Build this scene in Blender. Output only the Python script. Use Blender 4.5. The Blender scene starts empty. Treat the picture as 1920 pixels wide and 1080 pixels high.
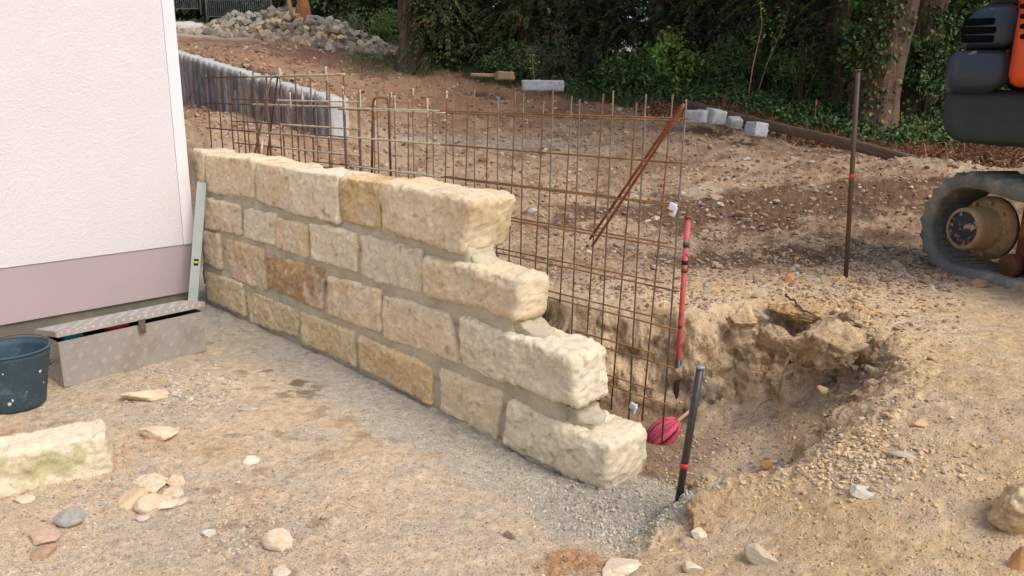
import bpy, math, random
import numpy as np
from mathutils import Matrix, Vector

# ------------------------------------------------------------------ camera, world, sun, exposure
SC = bpy.context.scene
F = 1400.0; PITCH = math.radians(14); ROLL = math.radians(0.92); H = 1.35
_cp, _sp = math.cos(PITCH), math.sin(PITCH)
FW = np.array([0, _cp, -_sp]); _u0 = np.array([0, _sp, _cp]); _r0 = np.array([1., 0, 0])
RT = _r0 * math.cos(ROLL) + _u0 * math.sin(ROLL)
UP = _u0 * math.cos(ROLL) - _r0 * math.sin(ROLL)
CAM = np.array([0, 0, H])
cd = bpy.data.cameras.new("camera"); cam = bpy.data.objects.new("camera", cd)
SC.collection.objects.link(cam); SC.camera = cam
cd.sensor_width = 36; cd.lens = F / 1920 * 36; cd.clip_start = 0.05; cd.clip_end = 500
m = Matrix(((RT[0], UP[0], -FW[0], 0), (RT[1], UP[1], -FW[1], 0), (RT[2], UP[2], -FW[2], H), (0, 0, 0, 1)))
cam.matrix_world = m
SUN_EL, SUN_AZ = 52.0, 128.0      # azimuth clockwise from +Y (the sun stands behind, to the right)
W = bpy.data.worlds.new("World"); SC.world = W; W.use_nodes = True
nt = W.node_tree
sky = nt.nodes.new("ShaderNodeTexSky"); sky.sky_type = 'NISHITA'; sky.sun_disc = False
sky.sun_elevation = math.radians(SUN_EL); sky.sun_rotation = math.radians(SUN_AZ)
sky.air_density = 1.0; sky.dust_density = 4.0; sky.ozone_density = 0.6
bg = nt.nodes["Background"]; bg.inputs[1].default_value = 0.145
nt.links.new(sky.outputs[0], bg.inputs[0])
sl = bpy.data.lights.new("sun", 'SUN'); sl.energy = 1.35; sl.angle = math.radians(30); sl.color = (1, .968, .935)
so = bpy.data.objects.new("sun", sl); SC.collection.objects.link(so)
a, e = math.radians(SUN_AZ), math.radians(SUN_EL)
sdir = Vector((math.sin(a) * math.cos(e), math.cos(a) * math.cos(e), math.sin(e)))
so.rotation_euler = sdir.to_track_quat('Z', 'Y').to_euler()
SC.view_settings.view_transform = 'Standard'; SC.view_settings.look = 'None'
SC.view_settings.gamma = 1; SC.view_settings.use_curve_mapping = False
SC.view_settings.exposure = 0.35

rng = np.random.default_rng(7); random.seed(7)
PI = math.pi

# ------------------------------------------------------------------ photo geometry helpers (real places from sight lines)
def ray(x, y): return FW + RT * (x - 960) / F + UP * (540 - y) / F
def atz(x, y, z):
    d = ray(x, y); return CAM + d * ((z - H) / d[2])
def aty(x, y, Y):
    d = ray(x, y); return CAM + d * (Y / d[1])

# ------------------------------------------------------------------ noise
_perm = np.random.default_rng(3).permutation(256).astype(np.int64)
_perm = np.concatenate([_perm, _perm, _perm])
_g = np.random.default_rng(4).normal(size=(256, 3)); _g /= np.linalg.norm(_g, axis=1)[:, None]
def perlin(p):
    p = np.asarray(p, float); i = np.floor(p).astype(np.int64); f = p - i; i &= 255
    u = f * f * f * (f * (f * 6 - 15) + 10)
    out = 0
    for dx in (0, 1):
        wx = u[:, 0] if dx else 1 - u[:, 0]
        hx = _perm[i[:, 0] + dx]
        for dy in (0, 1):
            wy = u[:, 1] if dy else 1 - u[:, 1]
            hy = _perm[hx + i[:, 1] + dy]
            for dz in (0, 1):
                wz = u[:, 2] if dz else 1 - u[:, 2]
                g = _g[_perm[hy + i[:, 2] + dz] & 255]
                out = out + wx * wy * wz * ((f[:, 0] - dx) * g[:, 0] + (f[:, 1] - dy) * g[:, 1] + (f[:, 2] - dz) * g[:, 2])
    return out * 1.6
def fbm(p, scale=1., octv=4, gain=.5, off=0.):
    p = np.asarray(p, float) * scale + off; a = 1.; s = 0
    for k in range(octv):
        s = s + a * perlin(p + k * 17.3); p = p * 2.03; a *= gain
    return s
def facets(p, scale, seed=0, tilt=1.):
    """broken, flat faced relief: each random cell is a small tilted plane (about -1..1)"""
    p = np.asarray(p, float) * scale + seed * 3.7; i = np.floor(p).astype(np.int64); best = np.full(len(p), 1e9); val = np.zeros(len(p))
    for dx in (-1, 0, 1):
        for dy in (-1, 0, 1):
            for dz in (-1, 0, 1):
                c = i + np.array([dx, dy, dz]); h = _perm[(_perm[(_perm[c[:, 0] & 255] + c[:, 1]) & 255] + c[:, 2]) & 255]; g = _g[h]; h2 = _perm[h + 7]; q = c + .5 + .42 * _g[h2]; v = p - q; d = (v * v).sum(1); k = d < best
                best = np.where(k, d, best); val = np.where(k, (g * v).sum(1) * tilt + (h2 / 255. - .5), val)
    return val
def sstep(a, b, x):
    t = np.clip((x - a) / (b - a), 0, 1); return t * t * (3 - 2 * t)
def lerp(a, b, t): return a + (b - a) * t
def srgb(r, g, b):
    f = lambda c: ((c / 255 + .055) / 1.055) ** 2.4 if c > 10 else c / 255 / 12.92
    return np.array([f(r), f(g), f(b)])

# ------------------------------------------------------------------ mesh helpers
def mesh(name, V, Fc, mat=None, col=None, smooth=True):
    """V (n,3); Fc either (m,k) array or list of tuples; col (n,3) vertex colours"""
    me = bpy.data.meshes.new(name); V = np.asarray(V, np.float32)
    if isinstance(Fc, np.ndarray) and Fc.ndim == 2:
        k = Fc.shape[1]; mN = Fc.shape[0]
        me.vertices.add(len(V)); me.vertices.foreach_set("co", V.ravel())
        me.loops.add(mN * k); me.loops.foreach_set("vertex_index", Fc.astype(np.int32).ravel())
        me.polygons.add(mN); me.polygons.foreach_set("loop_start", np.arange(0, mN * k, k, dtype=np.int32))
        me.polygons.foreach_set("loop_total", np.full(mN, k, np.int32))
        me.update(calc_edges=True)
    else:
        me.from_pydata(V.tolist(), [], [tuple(int(i) for i in f) for f in Fc]); me.update()
    me.polygons.foreach_set("use_smooth", np.full(len(me.polygons), smooth))
    if col is not None:
        at = me.color_attributes.new("Col", 'FLOAT_COLOR', 'POINT')
        c = np.ones((len(V), 4), np.float32); c[:, :3] = np.clip(col, 0, 1); at.data.foreach_set("color", c.ravel())
    if mat: me.materials.append(mat)
    return me
class Acc:
    """collects shapes into one mesh"""
    def __init__(s): s.v = []; s.f = []; s.c = []; s.n = 0
    def add(s, V, Fc, col=None):
        V = np.asarray(V, float); s.v.append(V)
        s.f += [tuple(int(i) + s.n for i in f) for f in Fc]; s.n += len(V)
        s.c.append(np.tile(np.array(col if col is not None else (1, 1, 1), float), (len(V), 1)) if np.ndim(col) < 2 else col)
        return s
    def mesh(s, name, mat, smooth=True, use_col=False):
        return mesh(name, np.concatenate(s.v), s.f, mat, np.concatenate(s.c) if use_col else None, smooth)
def link(name, data, parent=None, loc=None, label=None, cat=None, group=None, kind=None):
    o = bpy.data.objects.new(name, data); SC.collection.objects.link(o)
    if parent is not None: o.parent = parent
    if loc is not None: o.location = loc
    if label: o['label'] = label
    if cat: o['category'] = cat
    if group: o['group'] = group
    if kind: o['kind'] = kind
    return o
def tube(pts, r, seg=6, closed=False, cap=True):
    P = np.array(pts, float); n = len(P); R = np.full(n, r) if np.ndim(r) == 0 else np.array(r)
    T = np.gradient(P, axis=0) if not closed else np.roll(P, -1, 0) - np.roll(P, 1, 0)
    T /= np.linalg.norm(T, axis=1)[:, None] + 1e-12
    up = np.array([0, 0, 1.]) if abs(T[0][2]) < .9 else np.array([1., 0, 0])
    V = []; x = np.cross(up, T[0]); x /= np.linalg.norm(x)
    for i in range(n):
        x = x - T[i] * (x @ T[i]); x /= np.linalg.norm(x) + 1e-12; y = np.cross(T[i], x)
        for k in range(seg):
            a = 2 * PI * k / seg; V.append(P[i] + R[i] * (math.cos(a) * x + math.sin(a) * y))
    Fc = []
    for i in range(n if closed else n - 1):
        j = (i + 1) % n
        for k in range(seg):
            l = (k + 1) % seg; Fc.append((i * seg + k, i * seg + l, j * seg + l, j * seg + k))
    if cap and not closed:
        Fc.append(tuple(range(seg))[::-1]); Fc.append(tuple(range((n - 1) * seg, n * seg)))
    return np.array(V), Fc
def boxm(c, h, R=None):
    V = np.array([[x, y, z] for x in (-1, 1) for y in (-1, 1) for z in (-1, 1)], float) * np.array(h)
    if R is not None: V = V @ np.array(R).T
    V = V + np.array(c)
    return V, [(0, 1, 3, 2), (4, 6, 7, 5), (0, 4, 5, 1), (2, 3, 7, 6), (0, 2, 6, 4), (1, 5, 7, 3)]
def basis(xd, zd=(0, 0, 1)):
    x = np.array(xd, float); x /= np.linalg.norm(x); z = np.array(zd, float); z -= x * (z @ x); z /= np.linalg.norm(z)
    return np.stack([x, np.cross(z, x), z], axis=1)
def gridbox(nx, ny, nz):
    """surface of a cube in [-1,1]^3 with welded grid"""
    idx = {}; V = []; Fc = []
    def vid(i, j, k):
        key = (i, j, k)
        if key not in idx: idx[key] = len(V); V.append((2 * i / nx - 1, 2 * j / ny - 1, 2 * k / nz - 1))
        return idx[key]
    for i in range(nx):
        for j in range(ny):
            Fc.append((vid(i, j, 0), vid(i, j + 1, 0), vid(i + 1, j + 1, 0), vid(i + 1, j, 0)))
            Fc.append((vid(i, j, nz), vid(i + 1, j, nz), vid(i + 1, j + 1, nz), vid(i, j + 1, nz)))
    for i in range(nx):
        for k in range(nz):
            Fc.append((vid(i, 0, k), vid(i + 1, 0, k), vid(i + 1, 0, k + 1), vid(i, 0, k + 1)))
            Fc.append((vid(i, ny, k), vid(i, ny, k + 1), vid(i + 1, ny, k + 1), vid(i + 1, ny, k)))
    for j in range(ny):
        for k in range(nz):
            Fc.append((vid(0, j, k), vid(0, j, k + 1), vid(0, j + 1, k + 1), vid(0, j + 1, k)))
            Fc.append((vid(nx, j, k), vid(nx, j + 1, k), vid(nx, j + 1, k + 1), vid(nx, j, k + 1)))
    return np.array(V), np.array(Fc)
def rounded(V, h, r):
    """V on cube surface -> rounded box of half sizes h, radius r; returns pos, normal"""
    h = np.array(h, float); P = V * h; q = np.clip(P, -(h - r), h - r); d = P - q
    L = np.linalg.norm(d, axis=1)[:, None] + 1e-9; N = d / L
    return q + N * r, N
def rbox(h, r, n=3):
    V, Fc = gridbox(2 * n, 2 * n, 2 * n)
    V = np.sign(V) * np.abs(V) ** .6
    h = np.array(h, float)
    # put the grid lines at the rounding
    P, N = rounded(V, h, r); return P, Fc.tolist()
_t = (1 + 5 ** .5) / 2
def ico(sub):
    V = [(-1, _t, 0), (1, _t, 0), (-1, -_t, 0), (1, -_t, 0), (0, -1, _t), (0, 1, _t), (0, -1, -_t), (0, 1, -_t), (_t, 0, -1), (_t, 0, 1), (-_t, 0, -1), (-_t, 0, 1)]
    V = [np.array(v) / np.linalg.norm(v) for v in V]
    Fc = [(0, 11, 5), (0, 5, 1), (0, 1, 7), (0, 7, 10), (0, 10, 11), (1, 5, 9), (5, 11, 4), (11, 10, 2), (10, 7, 6), (7, 1, 8), (3, 9, 4), (3, 4, 2), (3, 2, 6), (3, 6, 8), (3, 8, 9), (4, 9, 5), (2, 4, 11), (6, 2, 10), (8, 6, 7), (9, 8, 1)]
    for _ in range(sub):
        c = {}; G = []
        def mid(a, b):
            k = (min(a, b), max(a, b))
            if k not in c: v = V[a] + V[b]; V.append(v / np.linalg.norm(v)); c[k] = len(V) - 1
            return c[k]
        for a, b, d in Fc:
            x, y, z = mid(a, b), mid(b, d), mid(d, a); G += [(a, x, z), (b, y, x), (d, z, y), (x, y, z)]
        Fc = G
    return np.array(V), np.array(Fc)
ICO = {k: ico(k) for k in range(5)}
def rock(sub, seed, dims=(1, 1, 1), planes=14, rough=.05, soft=0.):
    """faceted stone: the unit sphere cut by random planes"""
    r = np.random.default_rng(seed); D, Fc = ICO[sub]
    n = r.normal(size=(planes, 3)); n /= np.linalg.norm(n, axis=1)[:, None]; d = r.uniform(.5, .9, planes)
    q = d[None] / np.maximum(D @ n.T, .02); q = np.concatenate([q, np.full((len(D), 1), 1.05)], 1)
    if soft > 0: rad = -soft * np.log(np.exp(-q / soft).sum(1))
    else: rad = q.min(1)
    rad = rad * (1 + rough * fbm(D, 2.2, 3, .55, seed * 3.1))
    return D * rad[:, None] * np.array(dims), Fc

# ------------------------------------------------------------------ materials
def new_mat(name, rough=.9, metal=0., spec=.3):
    mt = bpy.data.materials.new(name); mt.use_nodes = True
    b = mt.node_tree.nodes["Principled BSDF"]
    b.inputs["Roughness"].default_value = rough; b.inputs["Metallic"].default_value = metal
    b.inputs["Specular IOR Level"].default_value = spec
    return mt, mt.node_tree, b
def surf(name, col=None, vc=False, rough=.9, metal=0., spec=.3, var=.25, vscale=20., bump=.4, bscale=60., bdist=.004, col2=None, c2scale=6., c2lo=.5, c2hi=.62, rnd=0., stretch=(1, 1, 1), fine=True, coord='Object', speck=None, bump2=None, grit=None):
    """procedural material: colour (or vertex colour) x noise, optional second colour in blotches, layered bump"""
    mt, t, b = new_mat(name, rough, metal, spec); N = t.nodes; L = t.links
    tc = N.new("ShaderNodeTexCoord"); mp = N.new("ShaderNodeMapping"); mp.inputs['Scale'].default_value = stretch
    L.new(tc.outputs[coord], mp.inputs[0])
    def noise(s, det=5, r=.6):
        n = N.new("ShaderNodeTexNoise"); n.inputs['Scale'].default_value = s; n.inputs['Detail'].default_value = det
        n.inputs['Roughness'].default_value = r; L.new(mp.outputs[0], n.inputs['Vector']); return n
    def ramp(src, lo, hi, a, c):
        r = N.new("ShaderNodeMapRange"); r.inputs[1].default_value = lo; r.inputs[2].default_value = hi
        r.inputs[3].default_value = a; r.inputs[4].default_value = c; L.new(src, r.inputs[0]); return r.outputs[0]
    if vc:
        ca = N.new("ShaderNodeVertexColor"); ca.layer_name = "Col"; cur = ca.outputs[0]
    else:
        rgb = N.new("ShaderNodeRGB"); rgb.outputs[0].default_value = (*col, 1); cur = rgb.outputs[0]
    if col2 is not None:
        n2 = noise(c2scale, 6, .65); mx = N.new("ShaderNodeMix"); mx.data_type = 'RGBA'
        L.new(ramp(n2.outputs[0], c2lo, c2hi, 0, 1), mx.inputs[0]); L.new(cur, mx.inputs[6]); mx.inputs[7].default_value = (*col2, 1)
        cur = mx.outputs[2]
    n1 = noise(vscale); hs = N.new("ShaderNodeMix"); hs.data_type = 'RGBA'; hs.blend_type = 'MULTIPLY'; hs.inputs[0].default_value = 1
    v = ramp(n1.outputs[0], .3, .7, 1 - var, 1 + var)
    if fine:
        n3 = noise(vscale * 7, 3, .7); v3 = ramp(n3.outputs[0], .3, .7, 1 - var * .7, 1 + var * .7)
        mm = N.new("ShaderNodeMath"); mm.operation = 'MULTIPLY'; L.new(v, mm.inputs[0]); L.new(v3, mm.inputs[1]); v = mm.outputs[0]
    if speck:
        for (sc_, lo_, hi_, k_, am_) in speck:
            ns = noise(sc_, 2, .5); mx = N.new("ShaderNodeMix"); mx.data_type = 'RGBA'; L.new(ramp(ns.outputs[0], lo_, hi_, 0, am_), mx.inputs[0]); L.new(cur, mx.inputs[6]); mx.inputs[7].default_value = (*k_, 1); cur = mx.outputs[2]
    gh_ = None
    if grit:
        for (sc_, rad_, thr_, lo_, hi_) in grit:
            vo = N.new("ShaderNodeTexVoronoi"); vo.inputs['Scale'].default_value = sc_; L.new(mp.outputs[0], vo.inputs['Vector'])
            inside = ramp(vo.outputs['Distance'], rad_, rad_ * .8, 0, 1); sc2 = N.new("ShaderNodeSeparateColor"); L.new(vo.outputs['Color'], sc2.inputs[0])
            on = ramp(sc2.outputs[0], thr_, thr_ + .02, 0, 1); ml = N.new("ShaderNodeMath"); ml.operation = 'MULTIPLY'; L.new(inside, ml.inputs[0]); L.new(on, ml.inputs[1])
            val = ramp(sc2.outputs[1], 0, 1, lo_, hi_); mx_ = N.new("ShaderNodeMix"); mx_.data_type = 'FLOAT'; L.new(ml.outputs[0], mx_.inputs[0]); mx_.inputs[2].default_value = 1; L.new(val, mx_.inputs[3])
            mm = N.new("ShaderNodeMath"); mm.operation = 'MULTIPLY'; L.new(v, mm.inputs[0]); L.new(mx_.outputs[0], mm.inputs[1]); v = mm.outputs[0]
            dome = ramp(vo.outputs['Distance'], 0, rad_, 1, 0); md = N.new("ShaderNodeMath"); md.operation = 'MULTIPLY'; L.new(dome, md.inputs[0]); L.new(on, md.inputs[1])
            ms = N.new("ShaderNodeMath"); ms.operation = 'MULTIPLY'; L.new(md.outputs[0], ms.inputs[0]); ms.inputs[1].default_value = .25 / sc_ * 3
            if gh_ is None: gh_ = ms.outputs[0]
            else:
                ad = N.new("ShaderNodeMath"); ad.operation = 'ADD'; L.new(gh_, ad.inputs[0]); L.new(ms.outputs[0], ad.inputs[1]); gh_ = ad.outputs[0]
    if rnd > 0:
        oi = N.new("ShaderNodeObjectInfo"); vr = ramp(oi.outputs['Random'], 0, 1, 1 - rnd, 1 + rnd)
        mm = N.new("ShaderNodeMath"); mm.operation = 'MULTIPLY'; L.new(v, mm.inputs[0]); L.new(vr, mm.inputs[1]); v = mm.outputs[0]
    cb = N.new("ShaderNodeCombineColor"); [L.new(v, cb.inputs[k]) for k in range(3)]
    L.new(cur, hs.inputs[6]); L.new(cb.outputs[0], hs.inputs[7]); L.new(hs.outputs[2], b.inputs['Base Color'])
    if bump > 0:
        nb = noise(bscale, 8, .65); bp = N.new("ShaderNodeBump"); bp.inputs['Strength'].default_value = bump; bp.inputs['Distance'].default_value = bdist
        L.new(nb.outputs[0], bp.inputs['Height']); last = bp
        if bump2:
            n2_ = noise(bump2[0], 4, .7); b2 = N.new("ShaderNodeBump"); b2.inputs['Strength'].default_value = bump2[1]; b2.inputs['Distance'].default_value = bump2[2]
            L.new(n2_.outputs[0], b2.inputs['Height']); L.new(bp.outputs[0], b2.inputs['Normal']); last = b2
        if gh_ is not None:
            b3 = N.new("ShaderNodeBump"); b3.inputs['Strength'].default_value = .9; b3.inputs['Distance'].default_value = 1.; L.new(gh_, b3.inputs['Height']); L.new(last.outputs[0], b3.inputs['Normal']); last = b3
        L.new(last.outputs[0], b.inputs['Normal'])
    return mt
M_ground = surf("soil", vc=True, rough=.95, spec=.1, var=.17, vscale=26, bump=1., bscale=55, bdist=.012, bump2=(240, .9, .004), speck=[(230, .60, .68, srgb(206, 192, 168), .55), (170, .62, .70, srgb(108, 88, 68), .5)], grit=[(70, .38, .78, .80, 1.22), (150, .42, .62, .76, 1.24)])
M_gravel = surf("gravel", vc=True, rough=.9, spec=.2, var=.12, vscale=40, bump=.3, bscale=120)
M_stone = surf("sandstone", vc=True, rough=.92, spec=.12, var=.10, vscale=22, bump=.65, bscale=60, bdist=.006, bump2=(210, .9, .003), speck=[(120, .64, .72, srgb(236, 226, 200), .5), (95, .66, .72, srgb(140, 116, 84), .5)])
M_mortar = surf("mortar", srgb(188, 179, 156), rough=.9, spec=.15, var=.10, vscale=9, bump=.7, bscale=70, bdist=.004, bump2=(220, .6, .002), col2=srgb(170, 161, 140), c2scale=4, c2lo=.45, c2hi=.62)
M_plaster = surf("rough_plaster", srgb(217, 213, 215), rough=.95, spec=.1, var=.02, vscale=3, bump=.8, bscale=75, bdist=.007, fine=False)
M_bead = surf("smooth_render", srgb(228, 223, 226), rough=.9, spec=.1, var=.02, vscale=5, bump=.2, bscale=60, fine=False)
M_plinth = surf("mauve_plinth", srgb(174, 160, 163), rough=.9, spec=.15, var=.03, vscale=3, bump=.35, bscale=160, bdist=.002, fine=False)
M_found = surf("foundation", srgb(106, 105, 95), rough=.9, spec=.15, var=.12, vscale=5, bump=.5, bscale=40, col2=srgb(126, 120, 104), c2scale=3)
M_rust = surf("rusty_steel", srgb(120, 78, 50), rough=.75, metal=.2, var=.3, vscale=14, bump=.4, bscale=300, bdist=.001, col2=srgb(112, 96, 84), c2scale=3, c2lo=.45, c2hi=.6)
M_rust2 = surf("orange_rust", srgb(134, 100, 64), rough=.8, metal=.1, var=.3, vscale=14, bump=.4, bscale=300, bdist=.001, col2=srgb(108, 80, 58), c2scale=5)
M_rust3 = surf("red_rust", srgb(134, 82, 56), rough=.8, metal=.1, var=.25, vscale=14, bump=.4, bscale=300, bdist=.001)
M_steel = surf("dull_steel", srgb(112, 101, 92), rough=.6, metal=.4, var=.25, vscale=14, bump=.4, bscale=300, bdist=.001, col2=srgb(122, 84, 56), c2scale=5, c2lo=.5, c2hi=.7)
M_crust = surf("mortar_crust", srgb(196, 184, 160), rough=.95, var=.12, vscale=30, bump=.8, bscale=90, bdist=.004)
M_granite = surf("granite", vc=True, rough=.85, spec=.25, var=.22, vscale=55, bump=.6, bscale=50, bdist=.008)
M_cobble = surf("cobble_granite", vc=True, rough=.85, spec=.2, var=.15, vscale=30, bump=.4, bscale=50, bdist=.004, rnd=.28)
M_alu = surf("tread_aluminium", srgb(166, 160, 154), rough=.5, metal=.3, var=.07, vscale=9, bump=.1, bscale=90, col2=srgb(156, 147, 138), c2scale=5)
M_ridge = surf("tread_glint", srgb(214, 209, 203), rough=.4, metal=.45, var=.1, vscale=9, bump=0)  # brighter copy of the tread aluminium, glints painted into its colour
M_alud = surf("anodised_profile", srgb(176, 184, 176), rough=.5, metal=.35, var=.06, vscale=9, bump=.05)
M_dark = surf("dark_inside", srgb(38, 34, 32), rough=.8, var=.3, bump=.3)
M_slot = surf("slot_shadow", srgb(14, 15, 17), rough=.9, spec=.05, var=.1, bump=0)
M_teal = surf("teal_plastic", srgb(30, 140, 140), rough=.5, var=.1, bump=.1)
M_redp = surf("red_plastic", srgb(190, 50, 60), rough=.5, var=.1, bump=.1)
M_bucket = surf("bucket_rubber", srgb(56, 77, 90), rough=.6, spec=.4, var=.22, vscale=10, bump=.15, bscale=60, col2=srgb(120, 128, 132), c2scale=9, c2lo=.58, c2hi=.80)
M_splash = surf("mortar_splash", srgb(205, 208, 205), rough=.9, bump=.4)
M_vial = surf("vial_yellow", srgb(190, 205, 70), rough=.2, spec=.6, var=.05, bump=0)
M_blackp = surf("black_paint_steel", srgb(62, 62, 62), rough=.45, metal=.3, spec=.5, var=.3, vscale=30, bump=.3, bscale=200, bdist=.001, col2=srgb(95, 92, 86), c2scale=14, c2lo=.55, c2hi=.7)
M_darkrod = surf("dull_brown_steel", srgb(84, 72, 64), rough=.6, metal=.2, var=.25, vscale=20, bump=.3, bscale=200, bdist=.001)
M_redpole = surf("red_paint_steel", srgb(196, 96, 92), rough=.75, var=.15, vscale=40, bump=.4, bscale=200, bdist=.001, col2=srgb(96, 60, 50), c2scale=42, c2lo=.56, c2hi=.62)
M_redtape = surf("red_tape", srgb(190, 60, 70), rough=.6, var=.1, bump=.1)
M_green = surf("green_tape", srgb(30, 90, 84), rough=.6, var=.1, bump=.1)
M_black = surf("black_tape", srgb(40, 36, 36), rough=.7, var=.1, bump=.1)
M_twinev = surf("pink_twine_strands", vc=True, rough=.9, var=.2, vscale=80, bump=.3, bscale=300)
M_twine = surf("pink_twine", srgb(186, 74, 98), rough=.9, var=.3, vscale=60, bump=.5, bscale=300)
M_wood = surf("weathered_wood", srgb(112, 92, 74), rough=.9, var=.3, vscale=12, bump=.6, bscale=30, stretch=(.4, 3, 3))
M_stick = surf("pale_stick", srgb(186, 150, 112), rough=.85, var=.15, vscale=30, bump=.3)
M_orangewood = surf("orange_wood", srgb(168, 116, 76), rough=.8, var=.25, vscale=8, bump=.6, bscale=20, bdist=.01)
M_bark = surf("bark", srgb(98, 82, 70), rough=.95, var=.4, vscale=9, bump=1., bscale=16, bdist=.03, stretch=(1.6, 1.6, .35), col2=srgb(122, 90, 72), c2scale=4, c2lo=.5, c2hi=.66)
M_barkd = surf("dark_bark", srgb(88, 72, 58), rough=.95, var=.4, vscale=9, bump=1., bscale=16, bdist=.03, stretch=(1.6, 1.6, .35))
M_leaf = surf("leaves", vc=True, rough=.6, spec=.35, var=.2, vscale=3, bump=0, fine=False)
M_white = surf("white_plastic", srgb(225, 225, 228), rough=.5, var=.05, bump=.1)
M_rubber = surf("dusty_rubber", srgb(116, 117, 111), rough=.85, var=.2, vscale=9, bump=.5, bscale=50, bdist=.004, col2=srgb(160, 148, 124), c2scale=4, c2lo=.48, c2hi=.64)
M_hub = surf("dirty_hub", srgb(160, 132, 98), rough=.85, var=.22, vscale=10, bump=.5, bscale=40, col2=srgb(96, 72, 52), c2scale=9, c2lo=.55, c2hi=.68)
M_hubcap = surf("hub_face", srgb(50, 54, 58), rough=.6, var=.2, vscale=30, bump=.4, bscale=60, col2=srgb(176, 150, 118), c2scale=26, c2lo=.53, c2hi=.6)
M_frame = surf("rusty_frame", srgb(96, 62, 40), rough=.85, var=.35, vscale=8, bump=.6, bscale=30, col2=srgb(160, 92, 40), c2scale=7, c2lo=.52, c2hi=.7)
M_cw = surf("blue_grey_paint", srgb(48, 60, 72), rough=.33, spec=.4, var=.08, vscale=5, bump=.12, bscale=12, col2=srgb(160, 146, 122), c2scale=9, c2lo=.66, c2hi=.69)
M_skirt = surf("dark_skirt", srgb(50, 58, 58), rough=.6, spec=.3, var=.15, vscale=6, bump=.3, bscale=30, col2=srgb(160, 146, 122), c2scale=7, c2lo=.70, c2hi=.75)
M_orange = surf("orange_paint", srgb(216, 84, 32), rough=.4, spec=.4, var=.06, vscale=6, bump=.05)
M_galv = surf("galvanised", srgb(150, 156, 156), rough=.6, metal=.3, var=.1, bump=.1)

# ------------------------------------------------------------------ wall frame
A3 = atz(385, 565, 0); B3 = atz(1190, 925, 0); WA = A3[:2]
U2 = (B3 - A3)[:2]; U2 /= np.linalg.norm(U2); N2 = np.array([-U2[1], U2[0]])
def wp(s, off, z):
    q = WA + U2 * s + N2 * off; return np.array([q[0], q[1], z])
def onwall(x, y, off=0.):
    """sight line meets the vertical plane at that offset behind the wall face -> (s, z)"""
    d = ray(x, y); o = CAM[:2] - WA - N2 * off; n = N2; t = -(o @ n) / (d[:2] @ n); p = CAM + d * t
    return (p[:2] - WA) @ U2, p[2]

# ------------------------------------------------------------------ terrain
def tps(pts):
    P = np.array([p[:2] for p in pts]); z = np.array([p[2] for p in pts]); n = len(P)
    def k(r2): return .5 * r2 * np.log(r2 + 1e-9)
    D = ((P[:, None] - P[None]) ** 2).sum(-1); K = k(D) + np.eye(n) * .012
    Q = np.hstack([np.ones((n, 1)), P]); Mx = np.block([[K, Q], [Q.T, np.zeros((3, 3))]])
    w = np.linalg.solve(Mx, np.concatenate([z, np.zeros(3)]))
    def f(x, y):
        out = np.zeros_like(x)
        for i in range(n): out += w[i] * k((x - P[i, 0]) ** 2 + (y - P[i, 1]) ** 2)
        return out + w[n] + w[n + 1] * x + w[n + 2] * y
    return f
Zp = [(1040, 568, .45), (1200, 585, .45), (1300, 588, .45), (1360, 574, .46), (1400, 568, .46), (1480, 545, .48), (1590, 560, .49),
      (1700, 640, .46), (1700, 720, .42), (1640, 790, .36), (1500, 850, .25), (1400, 870, .18), (1330, 900, .12), (1290, 960, .05), (1215, 1040, .02),
      (1585, 525, .48), (1900, 950, .33), (1740, 480, .5), (1850, 525, .5), (1910, 555, .5), (1800, 650, .47), (1850, 800, .42), (1600, 950, .25),
      (1450, 1000, .15), (1300, 1060, .07)]
Yp = [(1000, 500, 4.2), (1000, 450, 4.9), (1000, 400, 5.7), (1000, 350, 6.7), (1000, 300, 8.0), (1000, 250, 9.4), (1000, 200, 11), (1000, 165, 12),
      (1400, 500, 4.2), (1400, 450, 4.85), (1400, 400, 5.5), (1400, 350, 6.4), (1400, 300, 7.6), (1400, 260, 8.6), (1400, 215, 9.3),
      (1700, 480, 4.3), (1700, 430, 4.8), (1700, 380, 5.4), (1700, 340, 6.0), (1780, 320, 6.3), (1900, 300, 6.8), (1630, 262, 8.5), (1850, 230, 9.5),
      (700, 300, 7.3), (700, 267, 8.2), (700, 230, 9.5), (700, 190, 11), (700, 150, 12.5), (700, 110, 14.5), (700, 95, 16),
      (850, 300, 7.7), (850, 250, 9.2), (850, 200, 11), (850, 150, 12.5), (850, 120, 13.3), (830, 340, 6.7)]
upper = [(450, 124, 10.9), (450, 80, 14.5), (400, 65, 17), (550, 150, 9.9), (550, 90, 14), (350, 95, 13), (620, 180, 8.6)]
lowr = [(600, 280, 7.4), (450, 270, 7.2), (450, 222, 9.5), (380, 260, 7.6), (380, 206, 11), (560, 240, 8.6)]
Upts = [tuple(atz(*p)) for p in Zp] + [tuple(aty(*p)) for p in Yp] + [tuple(aty(*p)) for p in upper] + [(2.2, 0, .25), (1.2, -.5, .15), (4, 0, .4), (5, 3, .55), (-3, 22, 3.0), (8, 22, 2.4), (3, 16, 2.0), (10, 10, 1.2), (-10, 20, 3.2), (20, 20, 2.2), (20, 0, .8)]
fU = tps(Upts)
fV = tps([tuple(aty(*p)) for p in lowr + [(700, 300, 7.3), (700, 250, 8.8), (830, 340, 6.7)]] + [(-6, 9, .95), (-8, 14, 1.2), (-1, 5, .65), (0, 4, .5), (-12, 10, 1.)])
PA = aty(636, 266, 8.0)[:2]; PB = aty(350, 197, 12.6)[:2]
PD = (PB - PA) / np.linalg.norm(PB - PA); PN = np.array([-PD[1], PD[0]]); PN = PN if PN @ (-PA) > 0 else -PN   # PN points to the viewer
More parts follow.
